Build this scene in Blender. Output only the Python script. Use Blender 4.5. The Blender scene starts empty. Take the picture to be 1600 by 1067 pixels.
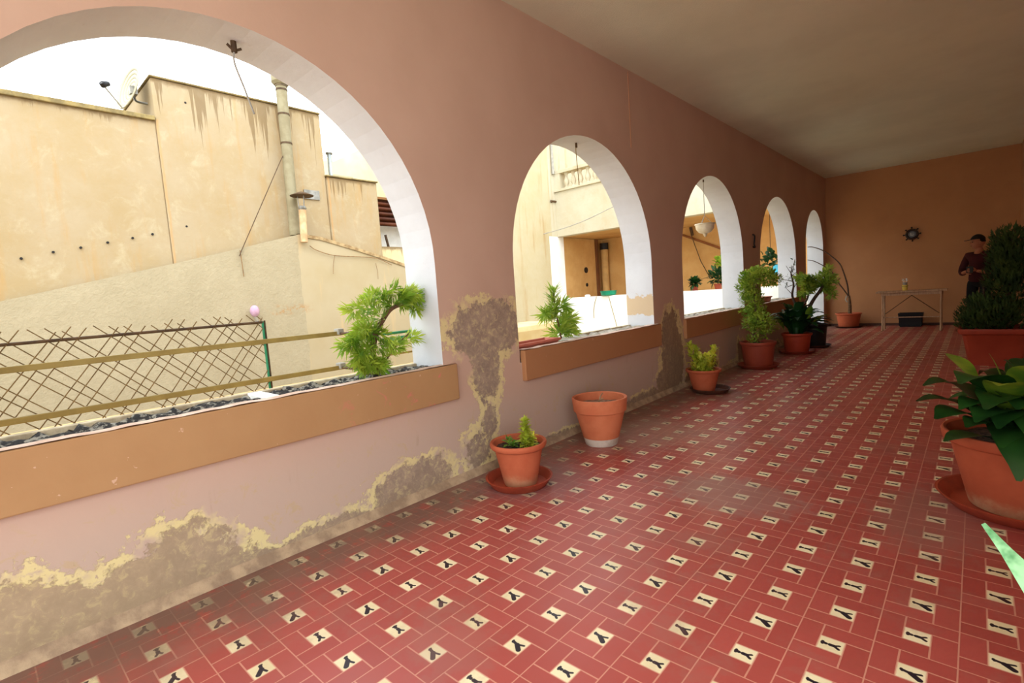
import bpy, bmesh, math, random
from mathutils import Vector, Matrix, Quaternion
random.seed(7)
PI = math.pi
sc = bpy.context.scene
col = sc.collection

# ------------------------------------------------------------------ camera
FPX, YAW, PITCH, ROLL, CH = 790.69, 0.746, -0.0919, -0.0696, 1.1723
def basis():
    cy, sy = math.cos(YAW), math.sin(YAW)
    f = Vector((-sy*math.cos(PITCH), cy*math.cos(PITCH), math.sin(PITCH)))
    r = Vector((cy, sy, 0)); u = r.cross(f)
    c, s = math.cos(ROLL), math.sin(ROLL)
    return c*r + s*u, -s*r + c*u, f
CR, CU, CF = basis()
EYE = Vector((0, 0, CH))
cam = bpy.data.cameras.new('camera'); camo = bpy.data.objects.new('camera', cam); col.objects.link(camo)
cam.sensor_width = 36; cam.lens = FPX*36/1600; cam.clip_start = .05; cam.clip_end = 300
M = Matrix((( CR.x, CU.x, -CF.x, 0), (CR.y, CU.y, -CF.y, 0), (CR.z, CU.z, -CF.z, CH), (0, 0, 0, 1)))
camo.matrix_world = M
sc.camera = camo
def ray(px, py):
    return ((px-800)/FPX)*CR - ((py-533.5)/FPX)*CU + CF
def onx(px, py, X):
    d = ray(px, py); return EYE + d*(X/d.x)
def ony(px, py, Y):
    d = ray(px, py); return EYE + d*(Y/d.y)
def onz(px, py, Z):
    d = ray(px, py); return EYE + d*((Z-CH)/d.z)

# ------------------------------------------------------------------ node helpers
class G:
    """tiny expression builder over Math nodes"""
    def __init__(s, nt): s.nt = nt
    def m(s, op, a, b=None, c=None, clamp=False):
        n = s.nt.nodes.new('ShaderNodeMath'); n.operation = op; n.use_clamp = clamp
        for i, v in enumerate((a, b, c)):
            if v is None: continue
            if isinstance(v, (int, float)): n.inputs[i].default_value = v
            else: s.nt.links.new(v, n.inputs[i])
        return n.outputs[0]
    def add(s, a, b): return s.m('ADD', a, b)
    def sub(s, a, b): return s.m('SUBTRACT', a, b)
    def mul(s, a, b): return s.m('MULTIPLY', a, b)
    def mx(s, a, b): return s.m('MAXIMUM', a, b)
    def mn(s, a, b): return s.m('MINIMUM', a, b)
    def step(s, e0, e1, x):
        n = s.nt.nodes.new('ShaderNodeMapRange'); n.interpolation_type = 'SMOOTHSTEP'
        n.inputs['From Min'].default_value = e0; n.inputs['From Max'].default_value = e1
        s.nt.links.new(x, n.inputs['Value']); return n.outputs[0]
    def mix(s, f, a, b):
        n = s.nt.nodes.new('ShaderNodeMix'); n.data_type = 'RGBA'
        for k, v in ((0, f), (6, a), (7, b)):
            if isinstance(v, (int, float)): n.inputs[k].default_value = v
            elif isinstance(v, tuple): n.inputs[k].default_value = (*v, 1)
            else: s.nt.links.new(v, n.inputs[k])
        return n.outputs[2]
    def coord(s, kind='Object', scale=None):
        if kind == 'Object': o = s.nt.nodes.new('ShaderNodeNewGeometry').outputs['Position']
        else: o = s.nt.nodes.new('ShaderNodeTexCoord').outputs[kind]
        if scale:
            mp = s.nt.nodes.new('ShaderNodeMapping'); mp.inputs['Scale'].default_value = scale
            s.nt.links.new(o, mp.inputs['Vector']); o = mp.outputs[0]
        return o
    def noise(s, sc_, detail=4, rough=.6, vec=None, dist=0.0):
        n = s.nt.nodes.new('ShaderNodeTexNoise'); n.inputs['Scale'].default_value = sc_
        n.inputs['Detail'].default_value = detail; n.inputs['Roughness'].default_value = rough
        n.inputs['Distortion'].default_value = dist
        s.nt.links.new(vec if vec is not None else s.coord(), n.inputs['Vector']); return n.outputs[0]
    def white(s, x, y):
        c = s.nt.nodes.new('ShaderNodeCombineXYZ'); s.nt.links.new(x, c.inputs[0]); s.nt.links.new(y, c.inputs[1])
        n = s.nt.nodes.new('ShaderNodeTexWhiteNoise'); n.noise_dimensions = '2D'
        s.nt.links.new(c.outputs[0], n.inputs['Vector']); return n.outputs[0]
    def sep(s, v):
        n = s.nt.nodes.new('ShaderNodeSeparateXYZ'); s.nt.links.new(v, n.inputs[0]); return n.outputs
    def bump(s, h, strength=.3, dist=.01):
        n = s.nt.nodes.new('ShaderNodeBump'); n.inputs['Strength'].default_value = strength
        n.inputs['Distance'].default_value = dist; s.nt.links.new(h, n.inputs['Height']); return n.outputs[0]

def srgb(r, g, b):
    f = lambda c: (c/255/12.92) if c/255 <= .04045 else ((c/255+.055)/1.055)**2.4
    return (f(r), f(g), f(b))
def newmat(name, rough=.8, spec=.3):
    m = bpy.data.materials.new(name); m.use_nodes = True
    b = m.node_tree.nodes['Principled BSDF']; b.inputs['Roughness'].default_value = rough
    b.inputs['Specular IOR Level'].default_value = spec
    return m, G(m.node_tree), b
def plain(name, c1, c2=None, scale=6, rough=.75, bump=0, bscale=40, spec=.3, metal=0, detail=4, vec=None, lo=.35, hi=.65):
    m, g, b = newmat(name, rough, spec)
    b.inputs['Metallic'].default_value = metal
    c2 = c2 or tuple(x*.8 for x in c1)
    v = g.coord('Object', vec) if vec else None
    n = g.step(lo, hi, g.noise(scale, detail, vec=v))
    m.node_tree.links.new(g.mix(n, c1, c2), b.inputs['Base Color'])
    if bump: m.node_tree.links.new(g.bump(g.noise(bscale, 5), bump, .01), b.inputs['Normal'])
    return m
def leafmat(name, c1, c2, scale=9, rough=.45, trans=.25):
    m, g, b = newmat(name, rough, .4)
    n = g.step(.35, .65, g.noise(scale, 3))
    c = g.mix(n, c1, c2); nt = m.node_tree
    nt.links.new(c, b.inputs['Base Color'])
    t = nt.nodes.new('ShaderNodeBsdfTranslucent'); nt.links.new(c, t.inputs['Color'])
    mx = nt.nodes.new('ShaderNodeMixShader'); mx.inputs[0].default_value = trans
    nt.links.new(b.outputs[0], mx.inputs[1]); nt.links.new(t.outputs[0], mx.inputs[2])
    nt.links.new(mx.outputs[0], nt.nodes['Material Output'].inputs['Surface'])
    return m

# ------------------------------------------------------------------ mesh helpers
class MB:
    def __init__(s): s.v = []; s.f = []; s.mi = []; s.smooth = False
    def quad(s, pts, mi=0):
        b = len(s.v); s.v += [tuple(p) for p in pts]; s.f.append(tuple(range(b, b+len(pts)))); s.mi.append(mi)
    def box(s, x0, x1, y0, y1, z0, z1, mi=0):
        x0, x1 = sorted((x0, x1)); y0, y1 = sorted((y0, y1)); z0, z1 = sorted((z0, z1))
        b = len(s.v)
        s.v += [(x, y, z) for z in (z0, z1) for y in (y0, y1) for x in (x0, x1)]
        for q in ((0, 2, 3, 1), (4, 5, 7, 6), (0, 1, 5, 4), (2, 6, 7, 3), (0, 4, 6, 2), (1, 3, 7, 5)):
            s.f.append(tuple(b+i for i in q)); s.mi.append(mi)
        return s
    def tube(s, pts, r, n=8, r1=None, caps=True, mi=0):
        pts = [Vector(p) for p in pts]
        rs = r if isinstance(r, (list, tuple)) else [r+((r1 if r1 is not None else r)-r)*i/max(1, len(pts)-1) for i in range(len(pts))]
        up = None; rings = []
        for i, p in enumerate(pts):
            d = (pts[min(i+1, len(pts)-1)]-pts[max(i-1, 0)])
            if d.length < 1e-9: d = Vector((0, 0, 1))
            d.normalize()
            if up is None: up = d.orthogonal().normalized()
            else:
                up = up - d*up.dot(d)
                up = up.normalized() if up.length > 1e-6 else d.orthogonal().normalized()
            w = d.cross(up); b = len(s.v)
            for k in range(n):
                a = 2*PI*k/n; s.v.append(tuple(p+(up*math.cos(a)+w*math.sin(a))*rs[i]))
            rings.append(b)
        for a, b in zip(rings, rings[1:]):
            for k in range(n):
                s.f.append((a+k, a+(k+1) % n, b+(k+1) % n, b+k)); s.mi.append(mi)
        if caps:
            s.f.append(tuple(rings[0]+k for k in reversed(range(n)))); s.mi.append(mi)
            s.f.append(tuple(rings[-1]+k for k in range(n))); s.mi.append(mi)
        return s
    def lathe(s, prof, c=(0, 0, 0), n=40, mi=0, cap0=True, cap1=True):
        c = Vector(c); rings = []
        for r, z in prof:
            b = len(s.v); rings.append(b)
            for k in range(n):
                a = 2*PI*k/n; s.v.append((c.x+r*math.cos(a), c.y+r*math.sin(a), c.z+z))
        for a, b in zip(rings, rings[1:]):
            for k in range(n):
                s.f.append((a+k, a+(k+1) % n, b+(k+1) % n, b+k)); s.mi.append(mi)
        if cap0: s.f.append(tuple(rings[0]+k for k in reversed(range(n)))); s.mi.append(mi)
        if cap1: s.f.append(tuple(rings[-1]+k for k in range(n))); s.mi.append(mi)
        return s
    def ball(s, c, r, n=12, m=8, sz=1.0, mi=0):
        return s.lathe([(max(1e-4, r*math.sin(PI*i/m)), -r*sz*math.cos(PI*i/m)) for i in range(m+1)], c, n, mi)
    def leaf(s, a, mctl, t, w, n=5, fold=.25, up=None, mi=0, peak=.45):
        a, mctl, t = Vector(a), Vector(mctl), Vector(t)
        base = len(s.v)
        for i in range(n+1):
            q = i/n
            p = a*(1-q)**2+mctl*2*q*(1-q)+t*q*q
            d = (mctl-a)*(1-q)+(t-mctl)*q
            d = d.normalized() if d.length > 1e-9 else Vector((0, 0, 1))
            U = Vector(up) if up else Vector((0, 0, 1))
            side = d.cross(U)
            side = side.normalized() if side.length > 1e-3 else d.orthogonal().normalized()
            nn = side.cross(d)
            e = math.log(.5)/math.log(peak)
            ww = w*.5*max(.02, math.sin(PI*min(1, max(0, q))**e)) if 0 < i < n else w*.04
            s.v.append(tuple(p-side*ww+nn*ww*fold)); s.v.append(tuple(p)); s.v.append(tuple(p+side*ww+nn*ww*fold))
        for i in range(n):
            b = base+3*i
            s.f.append((b, b+1, b+4, b+3)); s.mi.append(mi)
            s.f.append((b+1, b+2, b+5, b+4)); s.mi.append(mi)
        return s
    def needle(s, a, d, L, w, mi=0):
        a = Vector(a); d = Vector(d).normalized(); side = d.cross(Vector((random.uniform(-1, 1), random.uniform(-1, 1), random.uniform(-1, 1))))
        if side.length < 1e-4: side = d.orthogonal()
        side.normalize(); b = len(s.v)
        s.v += [tuple(a), tuple(a+d*L*.4+side*w*.5), tuple(a+d*L), tuple(a+d*L*.4-side*w*.5)]
        s.f.append((b, b+1, b+2, b+3)); s.mi.append(mi)
        return s
    def build(s, name, mats, parent=None, smooth=False, world=True, bevel=0):
        me = bpy.data.meshes.new(name)
        off = Vector((0, 0, 0))
        if parent is not None and world:
            off = ROOT.get(parent.name, Vector((0, 0, 0)))
        me.from_pydata([(x-off.x, y-off.y, z-off.z) for x, y, z in s.v], [], s.f)
        if not isinstance(mats, (list, tuple)): mats = [mats]
        for m in mats: me.materials.append(m)
        for p, i in zip(me.polygons, s.mi): p.material_index = i; p.use_smooth = smooth
        bm = bmesh.new(); bm.from_mesh(me)
        bmesh.ops.remove_doubles(bm, verts=bm.verts, dist=1e-5)
        bmesh.ops.recalc_face_normals(bm, faces=bm.faces); bm.to_mesh(me); bm.free()
        o = bpy.data.objects.new(name, me); col.objects.link(o)
        if parent is not None: o.parent = parent; ROOT[o.name] = off
        if smooth:
            try: me.set_sharp_from_angle(angle=math.radians(38))
            except Exception: pass
        if bevel:
            md = o.modifiers.new('bevel', 'BEVEL'); md.width = bevel; md.segments = 2; md.limit_method = 'ANGLE'
        return o
ROOT = {}
def tag(o, label=None, cat=None, group=None, kind=None):
    if label: o['label'] = label
    if cat: o['category'] = cat
    if group: o['group'] = group
    if kind: o['kind'] = kind
    return o
def thing(name, loc, label, cat, group=None):
    o = bpy.data.objects.new(name, None); col.objects.link(o); o.location = loc
    o.empty_display_size = .1
    ROOT[o.name] = Vector(loc)
    return tag(o, label, cat, group)
def bez(p, n=10):
    """Catmull-Rom through points"""
    p = [Vector(q) for q in p]; out = []
    for i in range(len(p)-1):
        a = p[max(i-1, 0)]; b = p[i]; c = p[i+1]; d = p[min(i+2, len(p)-1)]
        for k in range(n):
            t = k/n
            out.append(.5*((2*b)+(c-a)*t+(2*a-5*b+4*c-d)*t*t+(3*b-a-3*c+d)*t**3))
    out.append(p[-1]); return out

# ------------------------------------------------------------------ setting constants
XW, XO = -2.445, -2.75        # inner and outer face of the arcade wall
CEIL, YEND, XR, YB = 3.20, 12.95, .56, -3.4
ARCH = [(-1.88, 1.05), (.945, 1.055), (3.767, 1.05), (6.565, 1.014), (9.39, 1.04), (11.92, .75)]   # centre y, half width
CROWN = [2.455, 2.455, 2.455, 2.469, 2.475, 2.449]
SILL = .735

# ------------------------------------------------------------------ materials
def wall_material():
    m, g, b = newmat('painted_plaster', .78, .2)
    o = g.sep(g.coord('Object')); Y, Z = o[1], o[2]
    n1 = g.noise(2.3, 6, .65); n2 = g.noise(9, 5, .6); n3 = g.noise(30, 4, .6)
    ell = [  # cy, cz, ry, rz, weight
        (2.44, .95, .50, .25, 1.0), (2.38, .72, .20, .34, .9), (2.36, .36, .13, .22, .75),
        (1.70, .06, .42, .24, 1.0), (1.15, .02, .5, .12, .9), (.48, .10, .40, .26, 1.0), (-.2, .1, .6, .3, 1.0), (.85, -.02, .3, .12, 1.0),
        (2.25, .14, .28, .30, .62), (3.1, .0, .7, .09, .85),
        (5.22, .40, .36, .62, 1.05), (4.6, .03, .6, .13, .9), (5.0, .12, .3, .25, .9), (5.8, .0, .5, .16, .9), (6.3, .1, .35, .34, .72), (7.4, .1, .3, .4, .72), (8.4, .0, 2.2, .14, .8)]
    f = None
    for cy, cz, ry, rz, w in ell:
        a = g.mul(g.sub(Y, cy), 1/ry); c = g.mul(g.sub(Z, cz), 1/rz)
        d = g.m('SQRT', g.add(g.mul(a, a), g.mul(c, c)))
        v = g.mul(g.m('SUBTRACT', 1.25, d), w)
        f = v if f is None else g.mx(f, v)
    f = g.mx(f, -1.0)
    fld = g.add(g.add(f, g.mul(g.sub(n1, .5), .95)), g.mul(g.sub(n2, .5), .75))
    fn_ = g.noise(34, 7, .75); fld = g.add(fld, g.mul(g.sub(fn_, .5), .45))
    yel = g.mul(g.step(.30, .36, fld), g.step(.40, .52, g.noise(3.3, 4, .6))); gry = g.step(.47, .56, g.add(fld, g.mul(g.sub(n3, .5), .3)))
    # small scattered scabs low on the wall
    low = g.step(.62, .3, Z)
    scab = g.mul(g.step(.56, .62, g.noise(8.5, 7, .78, dist=.7)), low)
    paint = g.mix(g.step(.3, .7, g.noise(1.2, 4)), srgb(196, 163, 143), srgb(189, 156, 136))
    upp = g.step(.75, 1.15, Z)
    paint = g.mix(low, paint, srgb(186, 161, 144))
    paint = g.mix(g.mul(scab, .6), paint, srgb(186, 160, 122))
    plaster = g.mix(g.step(.35, .65, n2), srgb(164, 142, 122), srgb(146, 126, 110))
    fine = g.noise(26, 7, .75, dist=.6)
    plaster = g.mix(g.mul(g.step(.50, .64, fine), .6), plaster, srgb(206, 188, 138))
    plaster = g.mix(g.mul(g.step(.50, .38, fine), .35), plaster, srgb(128, 112, 96))
    plaster = g.mix(g.mul(g.step(1.25, .2, Y), .45), plaster, srgb(176, 152, 112))
    plaster = g.mix(g.mul(g.step(.22, .0, Z), .35), plaster, srgb(140, 116, 90))
    farb = g.step(4.4, 5.4, Y)
    plaster = g.mix(g.mul(farb, .6), plaster, srgb(140, 112, 84))
    c = g.mix(g.mul(yel, g.step(.30, .52, g.noise(17, 7, .75, dist=.5))), paint, srgb(214, 196, 142)); c = g.mix(gry, c, plaster)
    # thin drip streaks below the sills
    st = g.coord('Object', (1, 14, .55)); s2 = g.mul(g.step(.60, .72, g.noise(1.4, 4, .6, st)), g.step(.6, .35, Z))
    c = g.mix(g.mul(g.mul(s2, g.step(.45, .6, n2)), .28), c, srgb(160, 132, 104))
    nt = m.node_tree; nt.links.new(c, b.inputs['Base Color'])
    h = g.add(g.mul(yel, -.35), g.add(g.mul(gry, -.5), g.mul(n3, .18)))
    nt.links.new(g.bump(h, .5, .008), b.inputs['Normal'])
    return m

def floor_material():
    m, g, b = newmat('encaustic_tiles', .4, .4)
    o = g.sep(g.coord('Object')); T = .2
    a = g.mul(g.sub(o[0], -.5285-T/2), 1/T); c_ = g.mul(g.sub(o[1], 1.742-T/2), 1/T)
    I = g.m('FLOOR', a); J = g.m('FLOOR', c_)
    u = g.sub(g.sub(a, I), .5); v = g.sub(g.sub(c_, J), .5)
    par = g.m('PINGPONG', g.add(I, J), 1.0)      # 0 / 1 chequer
    H = .172
    nu, nv = g.mul(u, -1), g.mul(v, -1)
    insq = g.mul(g.m('LESS_THAN', g.m('ABSOLUTE', u), H), g.m('LESS_THAN', g.m('ABSOLUTE', v), H))
    # pinwheel masks
    top = g.mul(g.m('GREATER_THAN', u, -H), g.m('GREATER_THAN', v, H))
    rgt = g.mul(g.m('GREATER_THAN', u, H), g.m('LESS_THAN', v, H))
    bot = g.mul(g.m('LESS_THAN', u, H), g.m('LESS_THAN', v, -H))
    lft = g.mul(g.m('LESS_THAN', u, -H), g.m('GREATER_THAN', v, -H))
    W = .013
    def line(x, at, cond):   # |x-at| < W where cond
        return g.mul(g.m('LESS_THAN', g.m('ABSOLUTE', g.sub(x, at)), W), cond)
    gr = line(u, -H, g.m('GREATER_THAN', v, -H))
    gr = g.mx(gr, line(v, H, g.m('GREATER_THAN', u, -H)))
    gr = g.mx(gr, line(u, H, g.m('LESS_THAN', v, H)))
    gr = g.mx(gr, line(v, -H, g.m('LESS_THAN', u, H)))
    edge = g.m('GREATER_THAN', g.mx(g.m('ABSOLUTE', u), g.m('ABSOLUTE', v)), .5-.010)
    idx = g.add(g.add(rgt, g.mul(bot, 2)), g.mul(lft, 3))
    wn = g.white(g.add(g.mul(I, 4), idx), g.add(g.mul(J, 4), g.mul(idx, 7)))
    def cap(ax, ay, bx, by, r):
        dx, dy = bx-ax, by-ay; L2 = dx*dx+dy*dy
        du, dv = g.sub(u, ax), g.sub(v, ay)
        h = g.m('ADD', g.mul(du, dx/L2), g.mul(dv, dy/L2), clamp=True)
        ex, ey = g.sub(du, g.mul(h, dx)), g.sub(dv, g.mul(h, dy))
        return g.sub(g.m('SQRT', g.add(g.mul(ex, ex), g.mul(ey, ey))), r)
    ys = [cap(-.115, .045, -.105, .005, .02), cap(-.11, .025, .01, 0, .028), cap(0, 0, .10, -.085, .044), cap(0, .005, .115, .045, .021)]
    xs = [cap(-.115, .035, -.115, -.025, .022), cap(-.115, .005, -.07, 0, .030), cap(-.01, 0, .05, 0, .034), cap(.04, 0, .11, .045, .02), cap(.04, 0, .11, -.05, .024)]
    dy_ = ys[0]
    for q in ys[1:]: dy_ = g.mn(dy_, q)
    dx_ = xs[0]
    for q in xs[1:]: dx_ = g.mn(dx_, q)
    isY = g.m('LESS_THAN', par, .5)
    dm = g.add(g.mul(dy_, isY), g.mul(dx_, g.sub(1, isY)))
    ink = g.step(.004, -.004, dm)
    n1 = g.noise(3, 5, .6); n2 = g.noise(20, 5, .6)
    red = g.mix(g.mul(g.step(.1, .9, wn), .5), srgb(160, 70, 62), srgb(176, 82, 73))
    red = g.mix(g.mul(g.step(.45, .75, n1), .35), red, srgb(146, 78, 64))
    cream = g.mix(g.step(.35, .7, n1), srgb(232, 216, 176), srgb(212, 194, 150))
    cream = g.mix(ink, cream, srgb(36, 26, 36))
    c = g.mix(insq, red, cream)
    c = g.mix(g.mul(g.mx(gr, edge), .6), c, srgb(214, 156, 130))
    # dirt along the arcade wall and dusty patches
    dist = g.add(g.sub(o[0], XW), g.mul(g.sub(g.noise(2.6, 6, .65), .5), -.85))
    dirt = g.mul(g.step(.62, .14, dist), g.step(.28, .50, g.noise(11, 6, .7)))
    c = g.mix(g.mul(dirt, .80), c, srgb(112, 92, 80))
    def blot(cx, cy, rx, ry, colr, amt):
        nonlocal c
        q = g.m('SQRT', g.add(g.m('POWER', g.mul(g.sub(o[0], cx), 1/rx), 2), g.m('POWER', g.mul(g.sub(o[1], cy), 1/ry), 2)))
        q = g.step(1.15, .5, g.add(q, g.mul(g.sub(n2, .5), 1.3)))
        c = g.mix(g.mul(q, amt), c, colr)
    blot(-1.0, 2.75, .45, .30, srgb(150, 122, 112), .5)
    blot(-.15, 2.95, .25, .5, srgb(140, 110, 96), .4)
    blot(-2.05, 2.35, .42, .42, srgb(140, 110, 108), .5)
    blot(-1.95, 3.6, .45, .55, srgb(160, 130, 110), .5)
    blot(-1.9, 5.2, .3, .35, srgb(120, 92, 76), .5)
    wipe = g.mul(g.step(.52, .62, g.noise(1.7, 6, .7)), .28)
    c = g.mix(wipe, c, srgb(150, 104, 92))
    nt = m.node_tree; nt.links.new(c, b.inputs['Base Color'])
    r = g.add(.20, g.mul(g.noise(5, 5, .6), .30)); nt.links.new(r, b.inputs['Roughness'])
    h = g.add(g.mul(g.mx(gr, edge), -.5), g.mul(n2, .25)); nt.links.new(g.bump(h, .25, .003), b.inputs['Normal'])
    return m

WALL = wall_material(); FLOOR = floor_material()
ENDW = plain('ochre_wall', srgb(190, 136, 92), srgb(182, 128, 86), 1.5, .8, .15, 30)
RIGHTW = plain('right_wall_paint', srgb(190, 140, 104), srgb(182, 132, 98), 1.5, .8)
CEILM = plain('ceiling_paint', srgb(224, 226, 204), srgb(216, 218, 196), 1.2, .85, .3, 90)
WHITE = None
def jamb_mat():
    m, g, b = newmat('white_limewash', .8, .2)
    o = g.sep(g.coord('Object')); Y, Z = o[1], o[2]
    def el(cy, cz, ry, rz):
        a = g.mul(g.sub(Y, cy), 1/ry); c = g.mul(g.sub(Z, cz), 1/rz)
        return g.sub(1.2, g.m('SQRT', g.add(g.mul(a, a), g.mul(c, c))))
    f = g.add(el(4.82, .97, .3, .12), g.mul(g.sub(g.noise(12, 5), .5), 1.5))
    c = g.mix(g.step(.3, .7, g.noise(3, 4)), srgb(210, 211, 214), srgb(202, 202, 205))
    c = g.mix(g.step(.35, .45, f), c, srgb(202, 178, 146))
    c = g.mix(g.mul(g.step(.64, .68, g.noise(9, 5, .7)), .25), c, srgb(190, 180, 168))
    m.node_tree.links.new(c, b.inputs['Base Color'])
    m.node_tree.links.new(g.bump(g.noise(14, 5), .25, .01), b.inputs['Normal'])
    return m
WHITE = jamb_mat()
FASC = None
def fascia_mat():
    m, g, b = newmat('sill_paint', .7, .25)
    Y = g.sep(g.coord())[1]
    c = g.mix(g.step(.3, .7, g.noise(2.5, 4)), srgb(172, 132, 90), srgb(166, 125, 84))
    sc_ = g.mul(g.step(.60, .66, g.noise(8, 6, .7, dist=.8)), g.step(.9, 1.9, g.add(Y, g.mul(g.step(2.2, 2.4, Y), -8))))
    c = g.mix(g.mul(sc_, .7), c, srgb(206, 112, 104))
    c = g.mix(g.mul(g.step(.68, .7, g.noise(22, 5)), .5), c, srgb(224, 190, 170))
    c = g.mix(g.mul(g.step(2.5, 2.7, Y), .5), c, srgb(176, 112, 74))
    m.node_tree.links.new(c, b.inputs['Base Color'])
    m.node_tree.links.new(g.bump(g.noise(25, 4), .2, .005), b.inputs['Normal'])
    return m
FASC = fascia_mat()
LIP = plain('worn_lip', srgb(226, 196, 178), srgb(206, 170, 148), 12, .8, .3)
BLIP = plain('back_lip_cream', srgb(206, 190, 160), srgb(170, 152, 124), 14, .9, .4)
SOIL = plain('trough_soil', srgb(44, 40, 38), srgb(150, 142, 128), 34, .95, .9, 60, lo=.48, hi=.60)
SOILP = plain('trough_cement', srgb(188, 176, 160), srgb(140, 128, 112), 14, .95, .6, 50)
TERRA = plain('terracotta', srgb(188, 96, 62), srgb(174, 84, 52), 5, .7, .05)
TERRA_OLD = None
def terra_old(name, c1, c2, lime, z0=.0, z1=.1):
    m, g, b = newmat(name, .75, .2)
    Z = g.sep(g.coord())[2]
    c = g.mix(g.step(.35, .65, g.noise(5, 5)), c1, c2)
    k = g.step(z1, z0, g.add(Z, g.mul(g.sub(g.noise(12, 6, .7), .5), .16)))
    c = g.mix(g.mul(k, .6), c, lime)
    m.node_tree.links.new(c, b.inputs['Base Color']); return m
TERRA_OLD = terra_old('terracotta_limed', srgb(186, 98, 66), srgb(174, 86, 56), srgb(190, 156, 118))
TERRA_DARK = plain('terracotta_dark', srgb(158, 70, 48), srgb(146, 62, 42), 5, .55)
SAUCER = plain('saucer_brown', srgb(168, 70, 44), srgb(140, 58, 38), 6, .55)
SAUCER_DK = plain('saucer_dark', srgb(96, 56, 40), srgb(72, 44, 34), 6, .6)
PSOIL = plain('potting_soil', srgb(44, 34, 28), srgb(88, 70, 56), 40, .95, .8, 80)
STUCCO_S = plain('smooth_cream_render', srgb(226, 206, 164), srgb(220, 196, 148), 1.6, .9, .15, 20)
RROD = plain('rusty_rod', srgb(132, 106, 68), srgb(108, 86, 54), 20, .8)
RUSTY = plain('rusty_wire', srgb(150, 116, 76), srgb(120, 90, 58), 20, .8)
IRON = plain('rusty_iron', srgb(92, 68, 44), srgb(70, 52, 36), 20, .7)
OLIVE = plain('olive_rail', srgb(152, 130, 72), srgb(138, 116, 62), 8, .6)
GREENP = plain('green_paint', srgb(52, 140, 100), srgb(40, 120, 84), 10, .6)
GREY = plain('grey_plastic', srgb(170, 164, 152), srgb(150, 146, 138), 10, .6)
STEEL = plain('dull_steel', srgb(150, 146, 138), srgb(120, 116, 108), 10, .45, metal=.6)
BLACK = plain('black_plastic', srgb(30, 24, 24), srgb(20, 16, 16), 10, .5)
BARK = plain('bark', srgb(122, 92, 66), srgb(90, 66, 46), 30, .9, .5, 60)
BARKD = plain('dark_bark', srgb(84, 62, 48), srgb(58, 42, 34), 30, .9, .5, 60)
L_FERN = leafmat('fern_green', srgb(182, 200, 70), srgb(118, 160, 44), trans=.4)
L_YEL = leafmat('yellow_green', srgb(226, 222, 84), srgb(172, 190, 58), trans=.4)
L_SHRUB = leafmat('shrub_green', srgb(178, 194, 74), srgb(116, 150, 48), trans=.35)
L_DARK = leafmat('dark_leaf', srgb(38, 78, 34), srgb(24, 54, 24), 5, .35, .15)
L_BUSH = leafmat('cypress_green', srgb(76, 96, 40), srgb(46, 66, 28), 7, .6)
def edged_leaf():
    m = leafmat('edged_leaf', srgb(44, 90, 34), srgb(26, 60, 26), 4, .35, .2); return m
L_BROAD = edged_leaf()
L_LIGHT = leafmat('lime_leaf', srgb(150, 176, 52), srgb(86, 130, 40), 6, .4, .25)
L_PALE = leafmat('pale_mottled_leaf', srgb(140, 190, 134), srgb(56, 122, 58), 26, .4, .2)

OUT = plain('courtyard_paving', srgb(222, 210, 184), srgb(208, 196, 170), 2, .9)
# ------------------------------------------------------------------ setting
f = MB().box(XO-.0, XR+.25, YB, YEND+.2, -.25, 0); tag(f.build('floor', FLOOR), kind='structure')
f = MB().box(XO-.15, XR+.25, YB, YEND+.2, CEIL, CEIL+.3); tag(f.build('ceiling', CEILM), kind='structure')
f = MB().box(XW, XR+.2, YEND, YEND+.2, 0, CEIL); tag(f.build('wall_end', ENDW), kind='structure')
f = MB().box(XR, XR+.25, 1.25, YEND, 0, CEIL); tag(f.build('wall_right', RIGHTW), kind='structure')

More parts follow.
